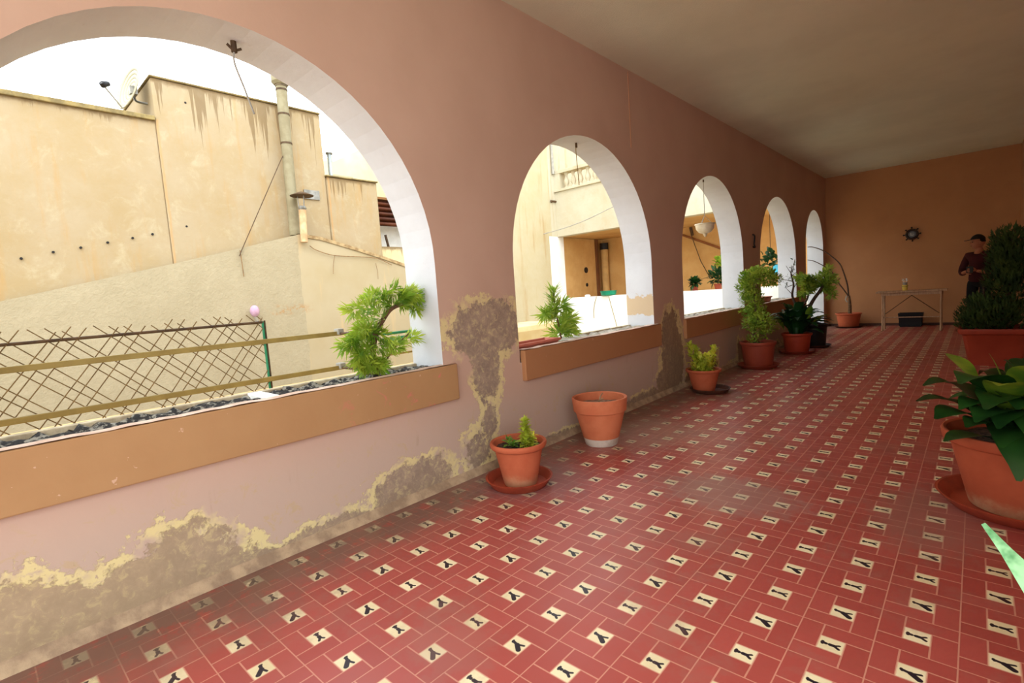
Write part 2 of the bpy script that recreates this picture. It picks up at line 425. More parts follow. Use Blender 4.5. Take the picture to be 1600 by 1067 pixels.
tag(MB().box(-4.6, XO, 10.6, YEND-.06, -.25, 0).build('landing', OUT), kind='structure')
def arcade():
    b = MB(); NS = 32
    ys = [YB]
    def slab(y0, y1, z0, z1):       # solid pier or apron, faces only inner/outer
        b.quad([(XW, y0, z0), (XW, y1, z0), (XW, y1, z1), (XW, y0, z1)])
        b.quad([(XO, y0, z0), (XO, y1, z0), (XO, y1, z1), (XO, y0, z1)], 2)
    prev = YB
    for (c, h), cr in zip(ARCH, CROWN):
        a, e = c-h, c+h; zs = cr-h
        slab(prev, a, -.25, SILL); slab(prev, a, SILL, zs); slab(prev, a, zs, CEIL)
        zb_ = 0.0 if h < .8 else SILL-.06      # the last arch is a doorway
        slab(a, e, -.25, zb_)
        b.quad([(XW, a, zb_), (XW, e, zb_), (XO, e, zb_), (XO, a, zb_)], 1)
        for y in (a, e):
            b.quad([(XW, y, zb_), (XO, y, zb_), (XO, y, zs), (XW, y, zs)], 1)
        pts = [(c-h*math.cos(PI*i/NS), zs+h*math.sin(PI*i/NS)) for i in range(NS+1)]
        for (y0, z0), (y1, z1) in zip(pts, pts[1:]):
            b.quad([(XW, y0, z0), (XW, y1, z1), (XW, y1, CEIL), (XW, y0, CEIL)])
            b.quad([(XO, y0, z0), (XO, y1, z1), (XO, y1, CEIL), (XO, y0, CEIL)], 2)
            b.quad([(XW, y0, z0), (XO, y0, z0), (XO, y1, z1), (XW, y1, z1)], 1)
        prev = e
    ye = YEND+.2
    slab(prev, ye, -.25, SILL); slab(prev, ye, SILL, CEIL)
    b.quad([(XW, YB, -.25), (XO, YB, -.25), (XO, YB, CEIL), (XW, YB, CEIL)])
    b.quad([(XW, ye, -.25), (XO, ye, -.25), (XO, ye, CEIL), (XW, ye, CEIL)])
    # outer face continues down to the courtyard
    b.quad([(XO, YB, -3.4), (XO, ye, -3.4), (XO, ye, -.25), (XO, YB, -.25)], 2)
    o = b.build('wall_left', [WALL, WHITE, STUCCO_S]); tag(o, kind='structure')
    md = None
    return o
arcade()
# plaster fillet at the foot of the arcade wall
b = MB(); yy = YB
prof = [(XW, .045), (XW+.012, .028), (XW+.03, .006), (XW+.034, 0)]
N = 60
for i in range(N):
    y0 = YB+(YEND-YB)*i/N; y1 = YB+(YEND-YB)*(i+1)/N
    for (xa, za), (xb, zb) in zip(prof, prof[1:]): b.quad([(xa, y0, za), (xa, y1, za), (xb, y1, zb), (xb, y0, zb)])
tag(b.build('baseboard_left', plain('fillet_cement', srgb(176, 150, 120), srgb(140, 116, 94), 9, .9, .4), smooth=True), kind='structure')
b = MB().box(XW, XR, YEND-.012, YEND, 0, .05)
tag(b.build('baseboard_end', plain('end_skirting', srgb(96, 62, 46), srgb(80, 52, 40), 4, .7)), kind='structure')

spans = [(-2.98, -.75), (-.16, 2.085), (2.735, 4.90), (5.52, 7.62), (8.33, 10.47)]
for i, ((y0, y1), (c, h)) in enumerate(zip(spans, ARCH)):
    b = MB().box(XW-.012, XW+.037, y0, y1, .54, .765)
    o = b.build('trim_%d' % (i+1), FASC, bevel=.006); tag(o, kind='structure')
    ROOT[o.name] = Vector((0, 0, 0))
    # worn inner lip
    l = MB(); n = 40; rnd = random.Random(i)
    ed = [(.0+rnd.uniform(-.002, .003)) for _ in range(n+1)]
    for k in range(n):
        ya, yb = y0+(y1-y0)*k/n, y0+(y1-y0)*(k+1)/n
        za, zb = .769+ed[k], .769+ed[k+1]
        xi = XW-.03
        l.quad([(XW+.034, ya, za), (XW+.034, yb, zb), (xi, yb, zb), (xi, ya, za)])
        if c-h < ya and yb < c+h: l.quad([(xi, ya, za), (xi, yb, zb), (xi-.004, yb, .70), (xi-.004, ya, .70)])
    l.build('front_lip', LIP, o)
    l = MB().box(XO-.01, XO+.035, c-h, c+h, .68, .768)
    l.build('back_lip', BLIP, o, bevel=.005)
    s = MB(); n, mm = 70, 8
    def hz(a, q): return .750+.018*math.sin(a*17+i)*math.sin(q*5+a*3)+rnd.uniform(-.010, .010)
    gr = [[(XO+.03+(XW-.03-XO-.03)*q/mm, c-h+2*h*a/n, hz(a/n*6, q)) for q in range(mm+1)] for a in range(n+1)]
    for a in range(n):
        for q in range(mm): s.quad([gr[a][q], gr[a+1][q], gr[a+1][q+1], gr[a][q+1]])
    s.build('soil', SOIL if i in (1,) else SOILP, o, smooth=True)

# ------------------------------------------------------------------ outside: ground
tag(MB().box(-40, 30, -25, 45, -3.6, -3.4).build('ground', OUT), kind='structure')
tag(MB().box(XO, 9, -12, YB, -.3, -.02).box(XR+.25, 9, YB, 6.5, -.3, -.02).build('bounce_floor', plain('bounce_floor_cream', srgb(222, 210, 190), srgb(210, 196, 174), 2, .9)), kind='structure')  # unseen pale floor, added to bounce sunlight into the corridor and ceiling

# cream weathered render with rain streaks under its top edges
def weathered(name, c1, c2, ztops, streak=(108, 84, 54), seam=None):
    m, g, b = newmat(name, .9, .1)
    o = g.sep(g.coord()); Y, Z = o[1], o[2]
    c = g.mix(g.step(.3, .7, g.noise(.9, 7, .7)), c1, c2)
    c = g.mix(g.mul(g.step(.5, .7, g.noise(2.6, 8, .75, dist=.5)), .45), c, srgb(186, 174, 146))
    c = g.mix(g.mul(g.step(.52, .75, g.noise(1.1, 5, .6, g.coord('Object', (1, 5, .6)))), .5), c, srgb(172, 134, 82))
    tot = None
    for (ya, yb, zt, L) in ztops:
        inb = g.mul(g.m('GREATER_THAN', Y, ya), g.m('LESS_THAN', Y, yb))
        d = g.sub(zt, Z)                         # below the top
        n = g.noise(1.0, 5, .65, g.coord('Object', (1, 7.5, .10)))
        ln = g.mul(g.step(.42, .74, n), L)
        k = g.mul(inb, g.m('MULTIPLY', g.step(0, .12, g.sub(ln, d)), 1.0))
        edge = g.mul(inb, g.step(.10, .02, g.add(d, g.mul(g.sub(g.noise(9, 5), .5), .1))))
        k = g.mx(g.mul(k, .62), g.mul(edge, .8))
        tot = k if tot is None else g.mx(tot, k)
    if tot is not None: c = g.mix(tot, c, srgb(*streak))
    if seam:
        for ys_, zlo, zhi in seam:
            k = g.mul(g.step(.028, .0, g.m('ABSOLUTE', g.add(g.sub(Y, ys_), g.mul(g.sub(g.noise(3, 3), .5), .04)))), g.mul(g.m('GREATER_THAN', Z, zlo), g.m('LESS_THAN', Z, zhi)))
            c = g.mix(g.mul(k, .55), c, srgb(186, 140, 88))
    m.node_tree.links.new(c, b.inputs['Base Color'])
    m.node_tree.links.new(g.bump(g.noise(14, 6, .6), .25, .02), b.inputs['Normal'])
    return m

XF = -9.65
P = lambda a, b_, X=XF: onx(a, b_, X)
lowz = P(120, 165).z; tallz = P(370, 151).z
ya0 = P(238, 153).y; ya1 = P(503, 230).y; thz = P(542, 281).z; yb1 = P(586, 287).y
HOUSE = weathered('weathered_cream_render', srgb(168, 150, 122), srgb(162, 140, 104),
                  [(-9, ya0, lowz, .25), (ya0, ya1, tallz, 1.5), (ya1, yb1, thz, 1.0)], seam=[(ya0+.02, -1, lowz), (ya1+.03, -1, thz)])
h = thing('stepped_house', (XF-2, 1, -3.4), 'long cream rendered house with stepped flat top, stained by rain, opposite the first arch', 'house')
def prism_yz(pts, x0, x1, mi=0, b=None):
    b = b or MB()
    n = len(pts)
    b.quad([(x0, y, z) for y, z in pts], mi); b.quad([(x1, y, z) for y, z in reversed(pts)], mi)
    for i in range(n):
        (y0, z0), (y1, z1) = pts[i], pts[(i+1) % n]
        b.quad([(x0, y0, z0), (x1, y0, z0), (x1, y1, z1), (x0, y1, z1)], mi)
    return b
MB().box(XF-3.5, XF, -9, ya0, -3.4, lowz).build('low_wing', HOUSE, h, bevel=.02)
MB().box(XF-3.2, XF+.02, ya0, ya1, -3.4, tallz).build('tall_block', HOUSE, h, bevel=.02)
MB().box(XF-2.8, XF+.06, ya1, yb1, -3.4, thz).build('end_block', HOUSE, h, bevel=.03)
MB().box(XF-3.5, XF+.05, -9, ya0-.01, lowz-.03, lowz+.04).build('coping', plain('mossy_coping', srgb(150, 130, 84), srgb(120, 104, 70), 8, .9), h, bevel=.01)
MB().box(XF-3.25, XF+.045, ya0-.02, ya1+.01, tallz, tallz+.03).build('coping', plain('mossy_coping_tall', srgb(142, 122, 80), srgb(116, 100, 66), 8, .9), h, bevel=.01)
MB().box(XF-2.9, XF+.085, ya1-.02, yb1+.02, thz, thz+.03).build('coping', plain('mossy_coping_end', srgb(150, 132, 88), srgb(116, 100, 66), 8, .9), h, bevel=.01)
# row of little put-log holes, dark sockets in the wall
for px, py in [(33, 404), (83, 394), (126, 387), (168, 379), (207, 372), (238, 366), (291, 354), (289, 161)]:
    q = P(px, py); MB().tube([(XF+.024, q.y, q.z), (XF-.03, q.y, q.z)], .017, 10).build('putlog_hole', BLACK, h)
q = P(486, 305); q1 = P(497, 300)
MB().box(XF, XF+.05, P(474, 305).y, q1.y, P(486, 312).z, P(486, 298).z).build('wall_vent', STEEL, h)

# gabled house in front of it
XG = -9.2
gp = [(-9, P(0, 560, XG).z-.9)] + [(onx(a, b_, XG).y, onx(a, b_, XG).z) for a, b_ in [(-160, 508), (0, 471), (110, 447), (262, 414), (345, 395), (376, 388), (420, 377), (468, 366), (500, 371), (560, 389), (600, 402), (640, 416), (700, 437)]]
yl = gp[-1][0]
gp = [(yl, -3.4), (-9, -3.4)] + gp
def gable_mat():
    m, g, b = newmat('gable_render', .95, .1)
    o = g.sep(g.coord()); Y, Z = o[1], o[2]
    ysplit = onx(472, 440, XG).y
    rough = g.m('LESS_THAN', g.add(Y, g.mul(g.sub(g.noise(3, 4), .5), .12)), ysplit)
    c1 = g.mix(g.step(.3, .7, g.noise(1.2, 6, .7)), srgb(174, 160, 132), srgb(165, 151, 123))
    c1 = g.mix(g.mul(g.step(.45, .6, g.noise(16, 5, .8)), .3), c1, srgb(158, 146, 118))
    c2 = g.mix(g.step(.3, .7, g.noise(1.0, 5, .6)), srgb(178, 162, 132), srgb(172, 154, 120))
    c2 = g.mix(g.mul(g.step(.56, .72, g.noise(1.2, 4, .6, g.coord('Object', (1, 3, .4)))), .4), c2, srgb(220, 178, 118))
    c = g.mix(rough, c2, c1)
    y0, z0 = onx(455, 482, XG).y, onx(455, 482, XG).z
    k = g.mul(g.mul(g.step(.12, .0, g.m('ABSOLUTE', g.add(g.sub(Z, z0), g.mul(g.sub(g.noise(6, 5), .5), .25)))), g.step(.5, .2, g.m('ABSOLUTE', g.sub(Y, y0)))), g.step(.45, .6, g.noise(12, 5)))
    c = g.mix(g.mul(k, .7), c, srgb(170, 124, 74))
    m.node_tree.links.new(c, b.inputs['Base Color'])
    m.node_tree.links.new(g.bump(g.mul(g.noise(18, 6, .7), rough), .4, .04), b.inputs['Normal'])
    return m
gh = thing('gabled_house', (XG-.2, 3, -3.4), 'low gabled house end of rough cream stucco, seen above the diamond trellis', 'house')
prism_yz(gp, XG, XF+.09).build('gable_wall', gable_mat(), gh)
cp = [(y, z) for y, z in gp[3:]]
b = MB()
for (y0, z0), (y1, z1) in zip(cp, cp[1:]):
    if y0 > P(462, 366, XG).y-.05:
        b.quad([(XG+.03, y0, z0+.01), (XG+.03, y1, z1+.01), (XF+.09, y1, z1+.05), (XF+.09, y0, z0+.05)])
        b.quad([(XG+.03, y0, z0+.01), (XG+.03, y1, z1+.01), (XG+.02, y1, z1-.05), (XG+.02, y0, z0-.05)])
b.build('verge_mortar', plain('verge_mortar', srgb(190, 164, 122), srgb(150, 122, 86), 10, .9, .5), gh)
def wirepx(pts, X, r=.012): return MB().tube(bez([onx(a, b_, X) for a, b_ in pts], 5), r, 5)
wirepx([(484, 384), (495, 391), (522, 399), (560, 401), (590, 404), (612, 414)], XG+.04, .008).build('cable', RUSTY, gh)
wirepx([(523, 399), (521, 414), (521, 428)], XG+.04, .005).build('cable', RUSTY, gh)
wirepx([(587, 411), (590, 424), (591, 436)], XG+.04, .005).build('cable', RUSTY, gh)
wirepx([(375, 391), (378, 410), (381, 432)], XG+.03, .007).build('cable', RUSTY, gh)
lamp_px = onx(398, 486, XG+.12)
lm = thing('outdoor_lamp', (XG, lamp_px.y, lamp_px.z-.25), 'small mauve globe lamp on the stucco house above the fence corner', 'lamp')
MB().ball(lamp_px, .075, 16, 12, 1.35).build('globe', plain('mauve_glass', srgb(196, 160, 178), srgb(176, 140, 164), 5, .25), lm, smooth=True)
MB().tube([lamp_px-Vector((0, 0, .09)), lamp_px-Vector((.02, -.03, .17)), lamp_px-Vector((.12, -.04, .2))], .025, 10).build('bracket', GREY, lm, smooth=True)

# big flue pipe in front of the tall block
fb = P(463, 366, XG+.0); XFL = XG-.22
fx = onx(461, 368, XFL); ft = onx(437.5, 118, XFL)
fl = thing('flue_pipe', fx, 'tall cream asbestos flue pipe with a wide round cap, before the stained tall block', 'flue')
FM = plain('flue_cement', srgb(148, 138, 110), srgb(134, 122, 94), 5, .85)
axis = (ft-fx); L = axis.length; ad = axis.normalized()
MB().tube([fx, fx+ad*L*.93], .095, 20).build('pipe', FM, fl, smooth=True)
MB().tube([fx+ad*L*.93, fx+ad*(L*.94)], [.105, .105], 20).build('pipe_collar', plain('collar', srgb(120, 104, 80), srgb(90, 76, 60), 9, .8), fl, smooth=True)
MB().tube([fx+ad*L*.94, fx+ad*L*.955, fx+ad*(L*.99), fx+ad*L], [.12, .16, .16, .15], 24).build('cap', FM, fl, smooth=True)
for t in (.36+.22, .76, .91): MB().tube([fx+ad*(L*t-.015), fx+ad*(L*t+.015)], .102, 20).build('clamp', IRON, fl)
# guy wire
w0 = onx(446, 236, XFL); w1 = onx(378, 390, XG+.03); w2 = onx(374, 400, XG+.05)
tag(MB().tube([w0, w0.lerp(w1, .12)+Vector((0, 0, .02)), w1, w2], .008, 6).build('guy_wire', IRON), 'thin dark guy wire running from the flue down to the gable edge', 'wire')
# small chimney with rain hood
cb = onx(475, 374, XG+.08); ct = onx(471, 300, XG+.08)
ch = thing('stove_chimney', cb, 'short stained stove chimney with a flat conical rain hood beside the tall flue', 'chimney')
ax = (ct-cb)
MB().tube([cb-Vector((0, 0, .05)), cb+ax*.62], .062, 16).build('pipe', terra_old('stained_pipe', srgb(214, 180, 140), srgb(190, 150, 110), srgb(150, 90, 60)), ch, smooth=True)
MB().tube([cb+ax*.62, cb+ax*.66, cb+ax*.70], [.062, .075, .06], 16).build('ring', STEEL, ch, smooth=True)
for k in range(3):
    a = k*2*PI/3; d = Vector((math.cos(a), math.sin(a), 0))*.06
    MB().tube([cb+ax*.68+d, cb+ax*.94+d*1.2], .008, 6).build('hood_strut', STEEL, ch)
MB().lathe([(.20, -.05), (.205, -.04), (.06, .02), (.005, .035)], cb+ax*.97, 24).build('rain_hood', IRON, ch, smooth=True)

# satellite dish on the side of the tall block
dc = onx(199, 136, XF-.35)
sd = thing('satellite_dish', onx(234, 163, XF-.35), 'cream oval satellite dish on a bent arm at the top of the rendered house', 'satellite dish')
CREAM = plain('cream_metal', srgb(176, 168, 142), srgb(166, 158, 132), 6, .5)
nrm = Vector((.22, -.92, .30)).normalized()
sidev = nrm.cross(Vector((0, 0, 1))).normalized(); upv = sidev.cross(nrm)
b = MB(); NR, NA = 6, 28
def dp(r, a): return dc+sidev*(r*.30*math.cos(a))+upv*(r*.37*math.sin(a))-nrm*(.07*(1-r*r))
for i in range(NR):
    for k in range(NA):
        b.quad([dp(i/NR+1e-4, 2*PI*k/NA), dp((i+1)/NR, 2*PI*k/NA), dp((i+1)/NR, 2*PI*(k+1)/NA), dp(i/NR+1e-4, 2*PI*(k+1)/NA)])
o = b.build('reflector', CREAM, sd, smooth=True); md = o.modifiers.new('s', 'SOLIDIFY'); md.thickness = .015
bot = dp(1, -PI/2)
lnb = onx(158, 129, XF-.1)
MB().tube([bot, lnb], .012, 8).build('feed_arm', GREY, sd)
MB().tube([lnb-nrm*.0, lnb-(lnb-bot).normalized()*.03, lnb+(dc-lnb).normalized()*.12], [.035, .05, .035], 12).build('feed_horn', BLACK, sd, smooth=True)
MB().tube(bez([dc-nrm*.08, onx(209, 147, XF-.45), onx(213, 158, XF-.4), Vector((onx(234, 163, XF-.3).x, ya0+.01, onx(234, 163, XF-.3).z))], 6), .018, 8).build('mount_arm', STEEL, sd, smooth=True)
MB().box(dc.x-.05, dc.x+.05, dc.y+.02, dc.y+.12, dc.z-.1, dc.z+.02).build('mount_bracket', STEEL, sd)

# background houses further off
XB = -13.5
PALE = plain('pale_render', srgb(238, 224, 188), srgb(232, 214, 170), 1.3, .9)
bp = [(onx(a, b_, XB).y, onx(a, b_, XB).z) for a, b_ in [(505, 252), (522, 252), (553, 238), (575, 226), (640, 195)]]
bh = thing('background_house', (XB-1, 8, -3.4), 'pale cream house with a sloping top, behind the stained end block', 'house')
prism_yz([(bp[-1][0]+4, -3.4), (bp[0][0], -3.4)]+bp+[(bp[-1][0]+4, bp[-1][1]+1.5)], XB-3, XB).build('wall', PALE, bh)
for (y0, z0), (y1, z1) in [(bp[3], bp[4])]:
    prism_yz([(y0, z0-.02), (y1, z1-.02), (y1, z1+.18), (y0, z0+.18)], XB-3, XB+.12).build('eaves', plain('peach_eaves', srgb(232, 200, 160), None, 4), bh)
q0, q1 = onx(520, 272, XF-1.2), onx(552, 277, XF-1.2)
MB().box(XF-1.4, XF-1.2, q0.y, q1.y, thz-.3, q0.z).build('low_parapet', plain('grey_parapet', srgb(196, 184, 150), srgb(176, 166, 136), 6, .9), bh)
q0 = onx(517, 276, XF-.6); q1 = onx(514, 241, XF-.6)
vp = thing('vent_pipe', q0, 'thin pale metal vent pipe with a flat cap on the end block roof', 'vent pipe')
MB().tube([Vector((q0.x, q0.y, thz)), q1], .045, 12).build('pipe', plain('pale_metal', srgb(186, 196, 198), srgb(160, 170, 174), 6, .4, metal=.3), vp, smooth=True)
MB().tube([q1, q1+Vector((0, 0, .03))], .075, 12).build('cap', STEEL, vp)
# brown corrugated canopy with white sheet behind low wall
XC = -10.1
cy0 = onx(589, 340, XC).y; cy1 = cy0+5
cv = thing('corrugated_canopy', (XC-1, cy0+1, -3.4), 'dark brown corrugated metal canopy right of the stained end block', 'canopy')
za, zb = onx(590, 309, XC).z, onx(590, 349, XC).z
b = MB(); n = 56
pr = [(XC-.2+(0.0)+.05*math.sin(k/n*2*PI*5), zb+(za-zb)*k/n) for k in range(n+1)]
for (x0, z0), (x1, z1) in zip(pr, pr[1:]): b.quad([(x0, cy0, z0), (x0, cy1, z0), (x1, cy1, z1), (x1, cy0, z1)])
o = b.build('corrugated_sheet', plain('brown_sheet', srgb(104, 54, 30), srgb(70, 34, 20), 3, .6), cv, smooth=True)
md = o.modifiers.new('s', 'SOLIDIFY'); md.thickness = .02
MB().box(XC-.3, XC-.1, cy0, cy1, za, za+.05).build('top_edge', plain('brown_edge', srgb(140, 96, 56), None, 3), cv)
zc = onx(600, 389, XC).z
MB().box(XC-.8, XC-.6, cy0, cy1, zc-1, zb+.1).build('back_sheet', plain('white_sheet', srgb(240, 238, 232), srgb(226, 224, 218), 3, .8), cv)
q = onx(608, 389, XC-.3); q1 = onx(602, 367, XC-.3)
MB().tube([q, q1], .03, 8).build('strut', IRON, cv)
q = onx(633, 389, XC-.3); q1 = onx(629, 358, XC-.3)
MB().tube([q, q1, q1+Vector((0, -.1, -.08))], .028, 8).build('strut', IRON, cv)
# long connecting wall below the canopy running to the far corner
WK = weathered('linking_wall_render', srgb(212, 196, 160), srgb(206, 186, 142), [(yb1, 14, zc, .5)])
YW = 12.9; XCN = -9.68
lw = thing('linking_wall', (XF-.3, 8, -3.4), 'cream wall running from the end block to the balustraded wing', 'wall')
MB().box(XF-.5, XF-.02, yb1, 9.2, -3.4, zc).build('wall', WK, lw)

# ------------------------------------------------------------------ far wing with loggia (faces the camera)
wg = thing('balustraded_wing', (-6.2, YW, -3.4), 'bright cream wing with open loggia and balustrade, seen through the second arch', 'building')
WING = weathered('wing_render', srgb(198, 190, 168), srgb(190, 178, 150), [])
OCH = plain('ochre_loggia', srgb(204, 162, 102), srgb(194, 150, 90), 2, .85)
WLIME = plain('bright_limewash', srgb(244, 242, 236), srgb(236, 232, 224), 3, .85)
zl = 2.87; zp = .95; zr = 4.86; zbase = 4.22
XI = -2.76
MB().box(XCN, XI, YW, YW+.3, zl, zbase).build('upper_wall', WING, wg)
MB().box(XCN, XI, YW-.06, YW+.34, zbase, zbase+.07).build('string_course', WING, wg, bevel=.01)
MB().box(XCN, XI, YW-.03, YW+.27, zr-.1, zr).build('handrail', WING, wg, bevel=.01)
MB().box(XCN-.05, XCN+.22, YW-.02, YW+.28, zbase, zr).build('end_pier', WING, wg)
bx = XCN+.38; k = 0
while bx < -6.6:
    H = zr-.1-zbase-.07
    prf = [(.07, 0), (.07, .04), (.045, .06), (.05, .10), (.085, .17), (.075, .24), (.04, .33), (.035, .38), (.05, .41), (.065, .44), (.065, H)]
    MB().lathe(prf, (bx, YW+.12, zbase+.07), 12).build('baluster', WING, wg, smooth=True)
    bx += .26
MB().box(XCN, XI, YW, YW+.25, -3.4, zp).build('parapet', WLIME, wg, bevel=.01)
MB().box(XCN-.28, XCN+.004, YW-.42, YW+.30, -3.4, zl).build('white_pillar', WLIME, wg)
MB().box(XCN-.3, XCN-.05, YW+.3, 15.5, -3.4, zl).build('side_wall', OCH, wg)
MB().box(XCN-.3, XI, 15.5, 15.7, -3.4, zl+.2).build('back_wall', OCH, wg)
MB().box(XCN-.3, XI, YW+.3, 15.5, zl, zl+.2).build('loggia_ceiling', OCH, wg)
MB().box(XCN-.3, XI, YW+.25, 15.5, -.2, 0).build('loggia_floor', OUT, wg)
MB().box(XCN-.3, XI, 15.6, 15.9, zl+.2, 9).build('set_back_wall', WING, wg)
MB().box(XCN-3, XCN-.0, 9.2, YW-.28, -3.4, 9).build('return_block', weathered('return_render', srgb(192, 180, 150), srgb(186, 170, 134), []), wg)
MB().box(XCN-3, XCN-.0, YW-.28, 15.9, zl, 9).build('return_block_upper', WING, wg)
q = ony(869, 315, YW)
MB().tube([(XCN+.02, YW, q.z), (XCN+.02, YW-.25, q.z), (XCN+.06, YW-.27, q.z-.04)], .03, 8).build('water_spout', IRON, wg)
q = onx(866, 240, XCN)
MB().tube([(XCN+.05, YW-.1, zr-.1), (XCN+.05, YW-.1, 8)], .04, 8).build('rain_pipe', GREY, wg)
MB().tube([(XCN+.16, 15.32, .0), (XCN+.16, 15.32, 2.5)], .12, 14).build('drain_pipe', plain('ochre_pipe', srgb(200, 160, 100), None, 3), wg, smooth=True)
MB().tube([(XCN+.16, 15.32, 2.5), (XCN+.16, 15.32, 2.72)], .145, 14).build('pipe_collar', BLACK, wg, smooth=True)
MB().box(XCN-.05, XCN+.0, 15.05, 15.2, 0, zl).build('pilaster', plain('brown_edge_strip', srgb(120, 76, 44), None, 3), wg)
for px, py, r in [(915.5, 422, .10), (917, 445, .06)]:
    q = onx(px, py, XCN-.05)
    MB().tube([(XCN-.05, q.y, q.z), (XCN-.03, q.y, q.z)], r, 14).build('wall_vent', BLACK, wg)
# diagonal rod and wires on the loggia back wall
d0, d1 = ony(1066, 367, 15.4), ony(1132, 390, 15.4)
MB().tube([d0, d1+(d1-d0)*.6], .035, 8).build('diagonal_rod', plain('brown_rod', srgb(140, 88, 50), None, 4), wg)
w = ony(1081, 370, 15.3)
MB().tube([ony(1079, 355, 15.3), w, ony(1095, 408, 15.3), ony(1109, 433, 15.3)], .014, 6).build('hanging_wire', IRON, wg)
MB().tube([ony(1109, 433, 15.3), ony(1121, 405, 15.3)], .012, 6).build('hanging_wire', IRON, wg)
MB().tube([ony(1079, 355, 15.35), ony(1082, 368, 15.35)], .05, 8).build('wall_hook', IRON, wg)
# green basin on the parapet, hanging strings
q = ony(951, 461, YW+.12)
gb = MB().lathe([(.17, 0), (.22, .03), (.235, .13), (.25, .13), (.25, .145), (.225, .145), (.20, .04), (.01, .03)], (q.x, YW+.12, zp), 28)
tag(gb.build('washing_basin', plain('green_plastic', srgb(24, 140, 104), srgb(18, 120, 90), 3, .4), smooth=True), 'round green plastic basin on the white loggia parapet', 'basin')
q = ony(918, 465, YW+.12)
tag(MB().ball((q.x, YW+.13, zp+.03), .09, 12, 8, .45).build('cloth_bundle', WLIME, smooth=True), 'small white crumpled cloth on the loggia parapet left of the basin', 'cloth')
for nm, pts, lab in [('dangling_cord', [(932, 463), (928, 480), (928, 497)], 'thin cord dangling from the loggia parapet, left of the green basin'),
                     ('dangling_cord', [(951, 463), (957, 485), (964, 510)], 'longer thin cord hanging straight below the green basin')]:
    tag(MB().tube(bez([ony(a, b_, YW-.02) for a, b_ in pts], 5), .008, 6).build(nm, OLIVE), lab, 'cord')
tag(MB().tube(bez([ony(700, 400, YW-1.5), ony(870, 360, YW-.6), ony(960, 322, YW-.4), ony(1000, 300, YW-.3)], 6), .012, 6).build('sagging_cable', GREY), 'thin sagging cable crossing the face of the cream wing', 'cable')

# plants on the loggia parapet
def leafy(b, c, r, n, L, w, up=.3, seed=1, mi=0, sz=1.0, segs=3):
    R = random.Random(seed); c = Vector(c)
    for _ in range(n):
        d = Vector((R.gauss(0, 1), R.gauss(0, 1), R.gauss(0, 1))).normalized()
        p = c+Vector((d.x*r, d.y*r, d.z*r*sz))*R.random()**.4
        e = (d+Vector((R.uniform(-.5, .5), R.uniform(-.5, .5), R.uniform(-.2, .9)+up))).normalized()
        l = L*R.uniform(.6, 1.2)
        b.leaf(p, p+e*l*.5+Vector((0, 0, l*.12)), p+e*l-Vector((0, 0, l*.1)), w*R.uniform(.7, 1.2), segs, .3, mi=mi)
    return b
def parapet_plant(px, py, Y, h, r, label, seed, mat=L_DARK):
    q = ony(px, py, Y)
    t = thing('parapet_plant', (q.x, Y, zp), label, 'plant')
    MB().lathe([(.07, 0), (.09, .12), (.10, .12), (.10, .14), (.08, .14), (.01, .12)], (q.x, Y, zp), 16).build('pot', TERRA_DARK, t, smooth=True)
    leafy(MB(), (q.x, Y, zp+.14+h*.5), r, 90, .16, .11, seed=seed, sz=h/r*.5).build('foliage', mat, t, smooth=True)
    MB().tube([(q.x, Y, zp+.1), (q.x+.01, Y, zp+.14+h*.6)], .012, 6).build('stem', BARKD, t)
parapet_plant(1122, 450, YW+.12, .34, .22, 'dark leafy potted plant on the loggia parapet, third arch', 3)
parapet_plant(1086, 454, YW+.12, .12, .09, 'small low plant on the loggia parapet left of the leafy one', 4)
q = ony(1127, 412, YW+.6)
t = thing('hanging_plant', q+Vector((0, 0, .5)), 'light green plant hanging in the loggia behind the third arch', 'plant')
leafy(MB(), q, .17, 60, .15, .11, seed=9).build('foliage', L_FERN, t, smooth=True); MB().tube([q+Vector((0, 0, .15)), (q.x, q.y, zl)], .008, 6).build('cord', IRON, t)
q = ony(1204, 408, YW+.6)
t = thing('hanging_plant', q+Vector((0, 0, .5)), 'dark big-leaved plant hanging in the loggia behind the fourth arch', 'plant')
leafy(MB(), q, .24, 60, .18, .14, seed=10).build('foliage', L_DARK, t, smooth=True); MB().tube([q+Vector((0, 0, .15)), (q.x, q.y, zl)], .008, 6).build('cord', IRON, t)
q = ony(1215, 421, YW+.35)
tag(MB().tube([q, q+Vector((0, .02, 0))], .12, 24).build('blue_disc', plain('sky_blue', srgb(80, 190, 220), None, 4, .5)), 'round light blue disc hanging in the loggia behind the fourth arch', 'disc')
# low ochre ledge and small terrace walls in the courtyard
q = onx(600, 562, -6.4)
tag(MB().box(-6.6, -6.2, -6, 5.2, -3.4, q.z-.14).build('garden_wall', plain('ochre_ledge', srgb(196, 162, 112), srgb(186, 148, 98), 2, .9), bevel=.02), 'low ochre courtyard wall below the rails and behind the needle-leaved bonsai', 'wall')
q = onx(830, 500, -6.4)
tag(MB().box(-6.9, -6.1, 5.2, 8.0, -3.4, q.z-.05).build('garden_wall', plain('cream_ledge', srgb(204, 182, 136), srgb(196, 168, 118), 2, .9), bevel=.12), 'rounded cream masonry ledge beyond the pink planter', 'wall')

